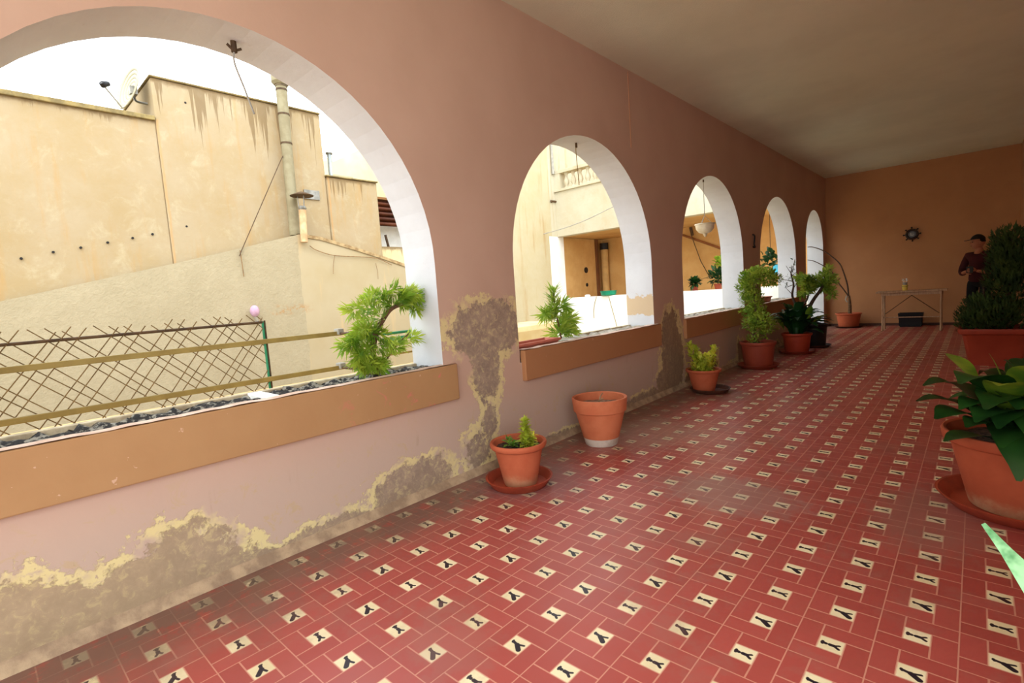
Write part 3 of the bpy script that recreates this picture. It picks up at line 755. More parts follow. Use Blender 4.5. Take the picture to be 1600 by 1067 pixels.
# ------------------------------------------------------------------ trellis fence on the outside of the arcade
XT = -3.1
tr = thing('diamond_trellis', (XT, .4, .6), 'rusty diamond lattice panel with spiky ends outside the first arch', 'trellis')
yR, zT, zB = onx(410, 502, XT).y, 1.113, .60
yL = -1.6
MB().tube([(XT, yL, zT-.01), (XT, yR, zT)], .0075, 8).build('top_bar', IRON, tr)
for y_ in (-1.2, -.45): MB().tube([(XT, y_, zT-.015), (XO, y_, zT-.015)], .007, 8).build('wall_tie', IRON, tr)
R = random.Random(3)
def lattice(sign, step_set, name):
    b = MB(); y = yL-.6
    k = 0
    while y < yR+.7:
        dz = zT-zB+.06
        run = dz*(.74 if sign > 0 else 1.03)
        y0, y1 = (y, y+run*sign)
        a, z0 = y0, zB-.0+R.uniform(-.02, .01); c, z1 = y1, zT+.035+R.uniform(-.005, .02)
        # clip at the right post
        if max(a, c) > yR:
            if min(a, c) > yR: y += step_set[k % len(step_set)]; k += 1; continue
            t = (yR-a)/(c-a)
            if c > a: c, z1 = yR, z0+(z1-z0)*t
            else: a, z0 = yR, z0+(z1-z0)*t
        b.tube([(XT+.004*sign, a, z0), (XT+.004*sign, c, z1)], .0028, 5)
        y += step_set[k % len(step_set)]; k += 1
    return b.build(name, RROD, tr)
lattice(1, [.055, .055, .12], 'lattice_rods'); lattice(-1, [.058, .058, .114], 'lattice_rods')
MB().tube([(XT, yR, zB-.05), (XT, yR, zT+.005)], .007, 8).build('end_post', GREENP, tr)
MB().tube([(XT, yR+.012, zB-.05), (XT, yR+.012, zT+.01)], .005, 8).build('end_post', IRON, tr)
for (px, py, name, lab) in [(540, 520, 'support_rail', 'upper flat olive rail crossing in front of the trellis'), (543, 573, 'support_rail', 'lower flat olive rail crossing the foot of the trellis')]:
    q = onx(px-4, py, XT+.05)
    rr = thing(name, (XT+.05, -1.8, q.z-.02), lab, 'rail')
    MB().box(XT+.035, XT+.055, -1.8, q.y, q.z-.014, q.z+.014).build('bar', OLIVE, rr, bevel=.003)
    MB().box(XT+.015, XT+.075, q.y-.045, q.y-.005, q.z-.008, q.z+.03).build('bracket', GREY, rr, bevel=.004)
    MB().tube([(XT+.045, q.y-.06, q.z-.005), (XT+.045, q.y+.03, q.z-.005)], .008, 8).build('bolt', IRON, rr)
    MB().tube([(XT+.045, q.y-.03, q.z), (XO, q.y-.03, q.z)], .008, 8).build('wall_tie', IRON, rr)
for py0, py1, r, m_, lab in [(522, 516, .010, GREENP, 'upper green painted rod behind the needle-leaved bonsai'), (532, 524, .014, GREENP, 'lower green painted rod behind the needle-leaved bonsai'), (556, 548, .007, OLIVE, 'thin brown rod low behind the needle-leaved bonsai')]:
    a, c = onx(598, py0, XT), onx(650, py1, XT)
    ez = Vector((XT, c.y+.6, a.z+(c.z-a.z)*3))
    tag(MB().tube([a, ez], r, 8).tube([ez-Vector((0, .05, 0)), (XO, ez.y-.05, ez.z)], r*.8, 8).build('clothes_rod', m_), lab, 'rod')

# ------------------------------------------------------------------ things on the sills
def boxplanter(name, y0, y1, x0, x1, z, h, label):
    b = MB(); t = .012
    def ring(g, zz, top): return [(x0+g, y0+g, zz), (x1-g, y0+g, zz), (x1-g, y1-g, zz), (x0+g, y1-g, zz)]
    levels = [ring(.02, z, 0), ring(.004, z+h-.018, 0), ring(-.008, z+h-.018, 0), ring(-.008, z+h, 0), ring(t, z+h, 0), ring(.02+t, z+.015, 0)]
    b.quad(levels[0]); b.quad(levels[-1])
    for A, B in zip(levels, levels[1:]):
        for i in range(4): b.quad([A[i], A[(i+1) % 4], B[(i+1) % 4], B[i]])
    o = b.build(name, PINK, bevel=.002); return tag(o, label, 'planter')
PINK = plain('pink_plastic', srgb(196, 112, 92), srgb(182, 100, 82), 5, .55)
boxplanter('window_box', 2.74, 3.28, -2.66, -2.50, .745, .055, 'empty pink plastic window box on the second sill')
boxplanter('window_box', 8.5, 9.1, -2.68, -2.50, .745, .11, 'pinkish brown window box on the fourth sill behind the green shrub')
q = onz(412, 619, .76)
b = MB(); b.box(-2.70, -2.47, q.y-.035, q.y+.03, .735, .772)
tag(b.build('marble_strip', WLIME, bevel=.004), 'white stone strip lying across the trough of the first sill', 'stone')
q = onz(905, 530, .755)
tag(MB().box(-2.66, -2.49, q.y-.10, q.y+.12, .745, .772).build('marble_strip', WLIME, bevel=.006), 'pale stone slab in the second sill trough right of the pink box', 'stone')

def needle_branch(b, pts, n, L, w, spread=1.0, droop=.0, seed=1, lift=.2, rr=0.0):
    R = random.Random(seed); c = bez(pts, 8)
    for _ in range(n):
        t = R.random(); k = min(len(c)-2, int(t*(len(c)-1))); p = c[k].lerp(c[k+1], t*(len(c)-1)-k)
        d = (c[k+1]-c[k]).normalized()
        s = Vector((R.gauss(0, 1), R.gauss(0, 1), R.gauss(0, 1)))
        s = (s-d*s.dot(d)).normalized()
        e = (s*spread+d*R.uniform(.2, 1.0)+Vector((0, 0, lift-droop))).normalized()
        l = L*R.uniform(.5, 1.2)
        p = p+s*rr*R.random()
        b.leaf(p, p+e*l*.5, p+e*l-Vector((0, 0, droop*l*.4)), w*R.uniform(.7, 1.2), 2, .2, up=s)
    return b
# bonsai-like succulent in the first trough
XP = -2.60
def X_(px, py, dx=0): return onx(px, py, XP+dx)
bt = onx(588, 577, XP)
base = Vector((XP, bt.y, .73))
t = thing('needle_leaved_bonsai', base, 'bonsai-like shrub with drooping needle leaves in the first sill trough', 'shrub')
trunk = [base, X_(583, 560), X_(586, 525), X_(598, 500), X_(612, 482), X_(632, 474)]
MB().tube(bez(trunk, 6), .022, 10, .011).build('trunk', BARK, t, smooth=True)
b = MB()
brs = [([X_(598, 498), X_(575, 478, .02), X_(545, 488, .03)], 130), ([X_(612, 482), X_(600, 462), X_(622, 448, .03)], 110), ([X_(612, 480), X_(590, 465, -.03), X_(576, 462)], 90),
       ([X_(625, 475), X_(640, 470, -.04), X_(652, 486)], 150), ([X_(618, 478), X_(630, 462, .04), X_(642, 458, .04)], 120),
       ([X_(588, 522), X_(565, 515, .04), X_(545, 545, .05)], 200), ([X_(586, 525), X_(560, 525, -.03), X_(535, 542)], 130), ([X_(584, 545), X_(565, 550, .05), X_(555, 572, .05)], 150),
       ([X_(588, 540), X_(605, 545, .03), X_(625, 538, -.02)], 80), ([X_(588, 570), X_(620, 540), X_(650, 525, -.02)], 70), ([X_(583, 562), X_(590, 570, .04), X_(598, 574, .05)], 130), ([X_(583, 565), X_(575, 570, .05), X_(566, 576, .05)], 110),
       ([X_(590, 520), X_(603, 525, .05), X_(615, 540, .05)], 60), ([X_(626, 474), X_(645, 460), X_(655, 465)], 90), ([X_(588, 505), X_(575, 500), X_(562, 500)], 30)]
for i, (pp, n) in enumerate(brs):
    needle_branch(b, pp, int(n*1.9), .06, .012, .9, .15, seed=i+20, rr=.025)
b.build('foliage', L_FERN, t)
MB().tube(bez([X_(598, 572), X_(615, 545), X_(640, 520)], 6), .006, 6).build('branch', BARK, t)
# little fern tree in the second trough
XP2 = -2.62
b2 = onx(878, 525, XP2); base = Vector((XP2, b2.y, .73))
t = thing('spiky_fern', base, 'small bright spiky fern in the second sill trough behind the pink box', 'fern')
Q = lambda px, py, dx=0: onx(px, py, XP2+dx)
MB().tube(bez([base, Q(872, 505), Q(867, 480), Q(865, 458)], 5), .008, 8, .004).build('stem', BARK, t, smooth=True)
b = MB()
for i, (pp, n) in enumerate([([Q(865, 500), Q(866, 478), Q(864, 452)], 190), ([Q(868, 490), Q(858, 488), Q(850, 492)], 90), ([Q(868, 485), Q(878, 475), Q(883, 478)], 70), ([Q(872, 515), Q(884, 500), Q(893, 500)], 130), ([Q(876, 520), Q(884, 515), Q(892, 518)], 120), ([Q(874, 505), Q(880, 500), Q(888, 490)], 70), ([Q(876, 520), Q(872, 518), Q(866, 522)], 50)]):
    needle_branch(b, pp, int(n*1.3), .11, .013, 1.0, .1, seed=i+50, lift=.15)
b.build('foliage', L_FERN, t)

# hooks in the arch soffits
def soffit_point(i, px, py, X):
    return onx(px, py, X)
def zsoff(y, i):
    c, h = ARCH[i]; return CROWN[i]-h+math.sqrt(max(0, h*h-(y-c)**2))
q = onx(364, 62, -2.60); zq = zsoff(q.y, 1)
t = thing('hook_and_wire', (-2.60, q.y, zq), 'rusty hook with a twisted wire end under the first arch', 'hook')
MB().tube([(-2.60, q.y, zq+.02), (-2.60, q.y, zq-.05)], .014, 8).build('hook', IRON, t)
MB().tube(bez([(-2.60, q.y-.03, zq-.02), (-2.60, q.y, zq-.04), (-2.59, q.y+.03, zq-.03)], 5), .006, 6).build('hook_arm', IRON, t)
MB().tube(bez([(-2.60, q.y, zq-.04), (-2.60, q.y-.005, zq-.10), (-2.61, q.y+.03, zq-.2), (-2.6, q.y+.06, zq-.32)], 6), .0045, 6).build('wire', GREY, t)
q = onx(900, 220, -2.60); zq = zsoff(q.y, 2)
t = thing('hook_and_wire', (-2.60, q.y, zq), 'small hook with a long straight thin wire under the second arch', 'hook')
MB().tube([(-2.60, q.y, zq+.02), (-2.60, q.y, zq-.04)], .01, 8).build('hook', IRON, t)
MB().tube(bez([(-2.60, q.y, zq-.03), (-2.60, q.y-.01, zq-.07), (-2.6, q.y, zq-.22), (-2.6, q.y+.01, zq-.36)], 6), .0035, 6).build('wire', OLIVE, t)
q = onx(1099, 284, -2.60); zq = zsoff(q.y, 3)
lb = onx(1100, 356, -2.60)
t = thing('hanging_bowl', (-2.60, q.y, zq), 'white scalloped bowl planter hanging by a thin wire in the third arch', 'hanging planter')
MB().tube([(-2.60, q.y, zq+.02), (-2.60, q.y, zq-.03)], .01, 8).build('hook', IRON, t)
MB().tube([(-2.60, q.y, zq-.02), (-2.60, q.y, lb.z+.16)], .004, 6).build('wire', GREY, t)
for k in range(3):
    a = k*2*PI/3+.5
    MB().tube([(-2.60, q.y, lb.z+.16), (-2.60+.105*math.cos(a), q.y+.105*math.sin(a), lb.z+.035)], .003, 5).build('chain', GREY, t)
MB().lathe([(.005, -.115), (.018, -.10), (.03, -.07), (.075, -.055), (.11, -.01), (.118, .04), (.128, .045), (.126, .055), (.108, .052), (.09, -.01), (.01, -.035)], (-2.60, q.y, lb.z), 24).build('bowl', plain('cream_ceramic', srgb(226, 214, 188), srgb(206, 190, 160), 9, .4), t, smooth=True)
# wall bracket on the pier between third and fourth arch
q = onx(1176, 376, XW)
t = thing('wall_hook', (XW, q.y, q.z), 'dark iron hook on the pier between the third and fourth arches', 'hook')
MB().tube(bez([(XW, q.y, q.z+.09), (XW+.03, q.y, q.z+.06), (XW+.02, q.y, q.z-.05), (XW+.03, q.y, q.z-.1), (XW, q.y, q.z-.09)], 5), .011, 8).build('hook', BLACK, t)
# clip + cable on the wall by the ceiling
q0 = onx(981, 112, XW+.006); q1 = onx(985, 230, XW+.006)
tag(MB().tube(bez([(XW+.004, q0.y, q0.z), (XW+.004, q0.y+.0, (q0.z+q1.z)/2), (XW+.004, q0.y, q1.z)], 4), .004, 6).build('wall_cable', RIGHTW), 'thin painted cable running down from the ceiling between second and third arches', 'cable')

# ------------------------------------------------------------------ pots
def potbody(b, c, rt, rb, h, rim=.045, lip=.012, th=.014):
    b.lathe([(rb, 0), (rb+.004, .01), (rt-lip-(rt-rb)*.10, h-rim-.004), (rt-lip*.4, h-rim), (rt, h-rim+.008), (rt+.004, h-.01), (rt, h), (rt-th*.5, h+.002), (rt-th-.004, h-.004), (rt-th-lip, h-rim), (rt-th-lip-.006, h-.07)], c, 48, cap1=False)
    return b
def soil(c, r, z, parent, mat=None, seed=0):
    b = MB(); R = random.Random(seed); n, m_ = 28, 6; pts = []
    for i in range(m_+1):
        for k in range(n):
            a = 2*PI*k/n; rr = r*i/m_+1e-4
            pts.append((c[0]+rr*math.cos(a), c[1]+rr*math.sin(a), z+R.uniform(-.006, .008)))
    for i in range(m_):
        for k in range(n): b.quad([pts[i*n+k], pts[i*n+(k+1) % n], pts[(i+1)*n+(k+1) % n], pts[(i+1)*n+k]])
    return b.build('soil', mat or PSOIL, parent, smooth=True)
def saucer(c, r, h, mat, label, tilt=0):
    b = MB().lathe([(r*.80, 0), (r*.84, .003), (r, h-.004), (r+.004, h), (r-.008, h), (r*.82, .010), (.005, .008)], (0, 0, 0), 48)
    o = b.build('plant_saucer', mat, smooth=True); o.location = c; return tag(o, label, 'saucer')

# pot 1
c = Vector((-2.085, 2.235, 0))
saucer(c, .205, .055, SAUCER, 'wide brown saucer under the nearest round pot by the arcade wall')
c1 = c+Vector((.012, 0, .012))
t = thing('potted_succulent', c1, 'terracotta pot with two yellow-green sprigs, nearest the arcade wall', 'potted plant')
potbody(MB(), c1, .172, .10, .265, .035, .016).build('pot', TERRA_OLD, t, smooth=True)
soil(c1, .15, c1.z+.225, t, seed=1)
b = MB()
def sprig(b, base, top, n, L, w, seed, taper=.5):
    R = random.Random(seed); base, top = Vector(base), Vector(top)
    for i in range(n):
        q = i/n; p = base.lerp(top, q); a = i*2.4
        d = Vector((math.cos(a), math.sin(a), R.uniform(.1, .6))); l = L*(1-taper*q)*R.uniform(.8, 1.2)
        b.leaf(p, p+d*l*.5+Vector((0, 0, .01)), p+d.normalized()*l, w*(1-taper*q), 3, .35)
    d = (top-base).normalized(); b.leaf(top-d*.005, top, top+d*L*.6, w*.6, 3, .3)
zz = c1.z+.225
A = onx(838, 700, c1.x-.0); 
s1, e1 = Vector((c1.x+.05, c1.y+.02, zz)), Vector((c1.x+.035, c1.y+.035, zz+.155))
sprig(b, s1, e1, 40, .075, .040, 4); b2_ = MB()
sprig(b, s1+Vector((.03, .01, 0)), e1+Vector((.045, .02, -.085)), 18, .055, .032, 5)
for q_ in range(9):
    pp = s1.lerp(e1, q_/8); leafy(b, pp, .030-.0018*q_, 16, .036, .020, seed=q_, segs=3)
b.build('sprig', L_YEL, t, smooth=True)
sprig(b2_, (c1.x-.045, c1.y-.02, zz), (c1.x-.06, c1.y-.03, zz+.05), 12, .07, .035, 6)
sprig(b2_, (c1.x-.02, c1.y-.03, zz), (c1.x-.0, c1.y-.04, zz+.035), 8, .055, .03, 7)
b2_.build('sprig', L_LIGHT, t, smooth=True)
MB().tube([s1-Vector((0, 0, .02)), e1], .006, 6, .003).build('stem', BARK, t)

# pot 2, white painted foot
c = Vector((-2.10, 3.20, 0))
t = thing('bare_terracotta_pot', c, 'tall terracotta pot with whitened foot and a dry stub, standing without saucer', 'flower pot')
POT2 = plain('clean_terracotta', srgb(204, 118, 80), srgb(192, 104, 68), 5, .75)
b = MB().lathe([(.118, 0), (.122, .006), (.135, .058)], c, 48, 0, True, False)
b.build('white_foot', plain('limed_foot', srgb(206, 192, 176), srgb(184, 168, 152), 10, .85), t, smooth=True)
MB().lathe([(.135, .058), (.185, .255), (.198, .262), (.206, .345), (.206, .36), (.196, .362), (.186, .355), (.176, .26), (.17, .24)], c, 48, 0, False, False).build('pot', POT2, t, smooth=True)
soil(c, .176, .302, t, plain('dry_soil', srgb(160, 128, 104), srgb(120, 94, 76), 30, .95, .6, 60), 2)
b = MB(); 
b.tube(bez([(c.x-.02, c.y, .295), (c.x-.0, c.y, .33), (c.x+.0, c.y+.02, .36), (c.x+.02, c.y+.02, .385)], 4), .007, 6, .004)
b.tube([(c.x-.0, c.y, .33), (c.x+.03, c.y+.01, .35)], .004, 6)
for k in range(7):
    a = k*2.4; b.leaf((c.x+.01, c.y+.01, .30), (c.x+.03*math.cos(a), c.y+.03*math.sin(a), .33), (c.x+.06*math.cos(a), c.y+.06*math.sin(a), .31), .016, 3)
b.build('dry_stub', plain('dry_twig', srgb(176, 146, 112), srgb(130, 104, 80), 30, .9), t)

# pot 3 jade plants
c = Vector((-2.12, 5.30, 0))
saucer(Vector((-2.085, 5.31, 0)), .20, .045, SAUCER_DK, 'dark saucer sticking out right of the jade plant pot')
c1 = c+Vector((-.02, -.015, .012))
t = thing('potted_jade_plant', c1, 'terracotta pot full of upright yellow-green jade stems, at the pier past the second arch', 'potted plant')
potbody(MB(), c1, .178, .105, .235, .03, .014).build('pot', TERRA, t, smooth=True)
soil(c1, .155, c1.z+.20, t, seed=3)
b = MB(); zz = c1.z+.20
for i, (dx, dy, hx, hy, h_) in enumerate([(-.05, -.05, -.12, -.06, .28), (-.02, .03, -.08, .0, .24), (.03, 0, .03, .0, .15), (.06, .03, .10, .05, .23), (.0, -.06, .0, -.08, .13), (.07, -.02, .08, -.03, .15), (-.07, .02, -.11, .04, .13), (.03, .06, .05, .08, .12), (-.02, -.02, -.03, -.04, .17), (.02, -.08, .05, -.09, .08)]):
    for q_ in range(int(3+h_*26)):
        f_ = q_/max(1, int(3+h_*26)-1)
        leafy(b, (c1.x+dx+(hx-dx)*f_, c1.y+dy+(hy-dy)*f_, zz+.01+h_*f_), .036-.012*f_, 13, .050, .036, seed=i*40+q_, segs=3)
b.build('foliage', L_YEL, t, smooth=True)
b = MB()
for dx, dy, hx, hy, h_ in [(-.05, -.05, -.12, -.06, .26), (.06, .03, .10, .05, .2)]: b.tube([(c1.x+dx, c1.y+dy, zz-.02), (c1.x+hx, c1.y+hy, zz+h_)], .007, 6, .003)
b.build('stems', BARK, t)

# pot 4 tall bushy shrub
c = Vector((-2.11, 7.02, 0))
saucer(c, .25, .05, TERRA_DARK, 'red-brown saucer under the tall light-green shrub pot')
c1 = c+Vector((0, 0, .012))
t = thing('potted_shrub', c1, 'tall bushy light-green shrub with trailing twigs in a dark terracotta pot', 'potted plant')
potbody(MB(), c1, .218, .165, .33, .04, .012).build('pot', TERRA_DARK, t, smooth=True)
soil(c1, .19, c1.z+.29, t, seed=4)
U = lambda px, py, dy=0: ony(px, py, 7.02+dy)
trk = [(c1.x-.02, c1.y, .28), U(1177, 525), U(1182, 505), U(1180, 470), U(1184, 440), U(1200, 428)]
MB().tube(bez(trk, 5), .02, 10, .008).build('trunk', BARK, t, smooth=True)
b = MB(); R = random.Random(5)
for (px, py, r, n) in [(1168, 450, .13, 330), (1180, 432, .12, 260), (1198, 432, .11, 220), (1210, 437, .08, 100), (1175, 470, .15, 330), (1180, 492, .15, 280), (1190, 505, .14, 200), (1172, 505, .10, 120), (1203, 508, .09, 70), (1165, 435, .08, 120), (1195, 520, .07, 40), (1178, 532, .09, 60)]:
    p = U(px, py, R.uniform(-.06, .06)); leafy(b, p, r, int(n*1.6), .052, .030, seed=int(px*7+py), segs=2)
for px, py, ex, ey in [(1165, 440, 1150, 450), (1165, 470, 1150, 452), (1168, 490, 1155, 486), (1205, 505, 1222, 512), (1165, 455, 1148, 446), (1190, 430, 1186, 414), (1205, 428, 1222, 440)]:
    needle_branch(b, [U(px, py), U((px+ex)/2, (py+ey)/2-2), U(ex, ey)], 22, .045, .014, 1.0, .1, seed=px)
b.build('foliage', L_SHRUB, t)

# pot 5 aspidistra
c = Vector((-2.0, 8.50, 0))
saucer(c+Vector((0, 0, 0)), .25, .045, TERRA_DARK, 'red saucer under the dark broad-leaved plant in the arcade row')
c1 = c+Vector((0, 0, .012))
t = thing('potted_aspidistra', c1, 'dark glossy broad-leaved plant in a red pot in front of the leaning tree', 'potted plant')
potbody(MB(), c1, .205, .155, .29, .035, .012).build('pot', plain('red_plastic', srgb(176, 66, 40), srgb(160, 56, 34), 4, .45), t, smooth=True)
soil(c1, .18, c1.z+.25, t, seed=5)
b = MB(); R = random.Random(11)
for i in range(64):
    a = R.uniform(0, 2*PI); r0 = R.uniform(0, .10); out = R.uniform(.10, .50); hh = R.uniform(.28, .66)*(1-.4*(out/.50))
    p = Vector((c1.x+r0*math.cos(a), c1.y+r0*math.sin(a), c1.z+.25))
    ox = out*math.cos(a)
    tip = Vector((max(XW+.05, c1.x+ox), c1.y+out*math.sin(a), c1.z+.25+hh-out*.25))
    mid = Vector((c1.x+ox*.45, c1.y+out*.45*math.sin(a), c1.z+.25+hh*1.05))
    b.leaf(p, mid, tip, R.uniform(.10, .15), 6, .3, peak=.55)
b.build('foliage', L_DARK, t, smooth=True)
b = MB()
for px, py, tx, ty in [(1262, 500, 1268, 478), (1248, 500, 1240, 484), (1225, 515, 1208, 493), (1270, 505, 1296, 491)]:
    p, q = ony(px, py, 8.45), ony(tx, ty, 8.3)
    b.leaf(p, p.lerp(q, .5)+Vector((0, 0, .05)), q, .10, 6, .3)
b.build('light_leaves', L_LIGHT, t, smooth=True)

# pot 6 leaning succulent tree in a dark pot
c = Vector((-1.93, 9.25, 0))
saucer(c, .24, .04, SAUCER_DK, 'dark saucer under the black pot of the leaning tree')
c1 = c+Vector((0, 0, .012))
t = thing('potted_succulent_tree', c1, 'leaning succulent tree with thick bare trunk and feathery crown, black pot', 'potted tree')
potbody(MB(), c1, .20, .16, .36, .04, .01).build('pot', BLACK, t, smooth=True)
soil(c1, .18, c1.z+.32, t, seed=6)
V = lambda px, py, dy=0: ony(px, py, 9.25+dy)
MB().tube(bez([(c1.x, c1.y, .32), V(1262, 490), V(1270, 470), V(1284, 450), V(1290, 432)], 5), .035, 12, .018).build('trunk', BARKD, t, smooth=True)
MB().tube(bez([(c1.x-.03, c1.y, .32), V(1254, 485), V(1262, 465), V(1263, 450)], 5), .022, 10, .010).build('trunk', BARKD, t, smooth=True)
MB().tube(bez([(c1.x-.05, c1.y, .32), V(1246, 480), V(1238, 462), V(1240, 445), V(1236, 428), V(1238, 415)], 5), .026, 10, .005).build('trunk', BARKD, t, smooth=True)
b = MB(); R = random.Random(8)
for px, py, tx, ty in [(1284, 450, 1300, 430), (1286, 445, 1296, 418), (1288, 440, 1308, 440), (1284, 450, 1302, 455), (1284, 448, 1275, 432), (1280, 450, 1262, 436), (1264, 450, 1250, 440), (1264, 448, 1262, 432), (1262, 455, 1252, 460), (1283, 448, 1288, 425), (1270, 445, 1256, 434), (1262, 458, 1270, 448), (1264, 440, 1246, 432), (1290, 440, 1300, 465), (1266, 440, 1280, 436)]:
    needle_branch(b, [V(px, py), V((px+tx)/2, (py+ty)/2-1, R.uniform(-.1, .1)), V(tx, ty, R.uniform(-.15, .15))], 130, .085, .021, 1.1, .0, seed=px+ty, lift=.1, rr=.03)
b.build('foliage', L_SHRUB, t)
b = MB()
for px, py, tx, ty in [(1240, 440, 1222, 436), (1238, 430, 1228, 415), (1240, 450, 1250, 435), (1238, 425, 1242, 405), (1239, 445, 1226, 450), (1238, 460, 1228, 450), (1236, 432, 1246, 424)]:
    b.tube([V(px, py), V((px+tx)/2, (py+ty)/2, .02), V(tx, ty)], .007, 6, .003)
b.build('twigs', BARKD, t)
b = MB()
for i, (px, py) in enumerate([(1238, 428), (1232, 440), (1242, 445), (1228, 450), (1240, 415)]): needle_branch(b, [V(px, py), V(px+2, py-5), V(px-3, py-10)], 18, .05, .014, 1.1, 0, seed=i)
b.build('dark_foliage', L_DARK, t)

# pot 7 bare vine by end wall
c = Vector((-1.985, 12.62, 0))
saucer(c, .26, .035, SAUCER_DK, 'flat dark saucer under the bare vine pot by the end wall')
c1 = c+Vector((.0, 0, .01))
t = thing('potted_bare_vine', c1, 'orange pot with tall bare arching stems against the end wall corner', 'potted plant')
potbody(MB(), c1, .235, .175, .29, .03, .012).build('pot', TERRA, t, smooth=True)
soil(c1, .20, c1.z+.26, t, seed=7)
W_ = lambda px, py: ony(px, py, 12.6)
MB().tube(bez([(c1.x+.02, c1.y, .25), W_(1328, 478), W_(1326, 462)], 5), .035, 10, .026).build('trunk', BARK, t, smooth=True)
MB().tube(bez([W_(1326, 463), W_(1324, 445), W_(1318, 425), W_(1312, 412), W_(1300, 401), W_(1285, 391), W_(1270, 386), W_(1262, 386)], 5), .015, 8, .008).build('stem', BARKD, t, smooth=True)
MB().tube(bez([W_(1326, 463), W_(1318, 452), W_(1308, 439), W_(1300, 425), W_(1288, 416), W_(1272, 408), W_(1262, 406)], 5), .013, 8, .007).build('stem', BARKD, t, smooth=True)
MB().tube([W_(1323, 462), W_(1321, 468), W_(1324, 472)], .012, 8).build('knot', GREY, t)

# pot 8 rectangular planter with dense bush
cx, cy_ = .155, 7.98
t = thing('potted_conifer_bush', (cx, cy_, 0), 'large square terracotta-coloured planter with a dense dark conifer, by the right wall', 'potted plant')
def sqring(s, z, rr=.04):
    pts = []
    for qx, qy, a0 in ((1, 1, 0), (-1, 1, PI/2), (-1, -1, PI), (1, -1, 1.5*PI)):
        for k in range(5):
            a = a0+PI/2*k/4; pts.append((cx+qx*(s-rr)+rr*math.cos(a), cy_+qy*(s-rr)+rr*math.sin(a), z))
    return pts
lv = [sqring(.215, 0), sqring(.275, .35), sqring(.285, .36), sqring(.305, .37), sqring(.315, .40), sqring(.315, .425), sqring(.29, .425), sqring(.275, .37), sqring(.26, .34)]
b = MB(); b.quad(lv[0])
for A, B in zip(lv, lv[1:]):
    for i in range(20): b.quad([A[i], A[(i+1) % 20], B[(i+1) % 20], B[i]])
b.build('planter', plain('planter_orange', srgb(158, 62, 38), srgb(146, 54, 32), 4, .5), t, smooth=True)
b = MB(); b.quad(sqring(.265, .36)); b.build('soil', PSOIL, t)
MB().tube(bez([(cx+.05, cy_, .35), (cx+.1, cy_, .8), (cx+.12, cy_, 1.2), (cx+.14, cy_, 1.5)], 5), .03, 8, .01).build('trunk', BARKD, t)
MB().tube(bez([(cx-.05, cy_, .35), (cx-.08, cy_, .6), (cx-.1, cy_-.02, .9)], 5), .025, 8, .008).build('trunk', BARKD, t)
b = MB(); R = random.Random(12)
def sprays(b, c, rx, rz, n, seed, mi=0):
    R = random.Random(seed); c = Vector(c)
    for _ in range(n):
        d = Vector((R.gauss(0, 1), R.gauss(0, 1), R.gauss(0, 1))).normalized()
        p = c+Vector((d.x*rx, d.y*rx, d.z*rz))*R.random()**.35
        if p.x > XR-.05: p.x = XR-.05-R.random()*.1
        e = (d*.7+Vector((0, 0, .8))+Vector((R.uniform(-.4, .4), R.uniform(-.4, .4), 0))).normalized()
        L = .09*R.uniform(.6, 1.3)
        b.leaf(p, p+e*L*.5, p+e*L, .022, 2, .2, mi=mi)
        for k in range(3):
            e2 = (e+Vector((R.uniform(-.7, .7), R.uniform(-.7, .7), R.uniform(-.3, .5)))).normalized(); p2 = p+e*L*R.uniform(.1, .6)
            b.leaf(p2, p2+e2*L*.25, p2+e2*L*.5, .014, 2, .2, mi=mi)
for (px, py, rx, rz, n) in [(1545, 495, .28, .20, 520), (1520, 505, .16, .14, 220), (1575, 495, .2, .22, 300), (1580, 450, .20, .22, 420), (1578, 410, .19, .20, 380), (1585, 378, .17, .14, 260), (1562, 395, .10, .22, 200), (1560, 440, .12, .2, 220), (1536, 478, .13, .12, 200), (1594, 420, .12, .3, 300)]:
    q = ony(px, py, cy_); sprays(b, q, rx, rz, n, px)
b.build('foliage', L_BUSH, t)

# pot 9 big pot with broad leaves
c = Vector((.165, 3.27, 0))
saucer(c+Vector((0, 0, 0)), .31, .06, SAUCER, 'large brown saucer under the big broad-leaved pot at right')
c1 = c+Vector((.0, 0, .015))
t = thing('potted_broadleaf_plant', c1, 'big terracotta pot of broad dark-green leaves, nearest pot on the right side', 'potted plant')
potbody(MB(), c1, .290, .185, .36, .05, .02).build('pot', terra_old('terracotta_big', srgb(172, 84, 54), srgb(160, 74, 46), srgb(196, 160, 120)), t, smooth=True)
soil(c1, .25, c1.z+.31, t, seed=9)
b = MB(); bl = MB()
base = Vector((c1.x, c1.y, c1.z+.31))
def bleaf(B, tx, ty, Y, w, bow=.12, off=(0, 0), peak=.58, n=12):
    tip = ony(tx, ty, Y)
    a = base+Vector((off[0], off[1], 0)); m_ = a.lerp(tip, .5)+Vector((0, 0, bow)); B.leaf(a, m_, tip, w*1.3, n, .22, peak=peak)
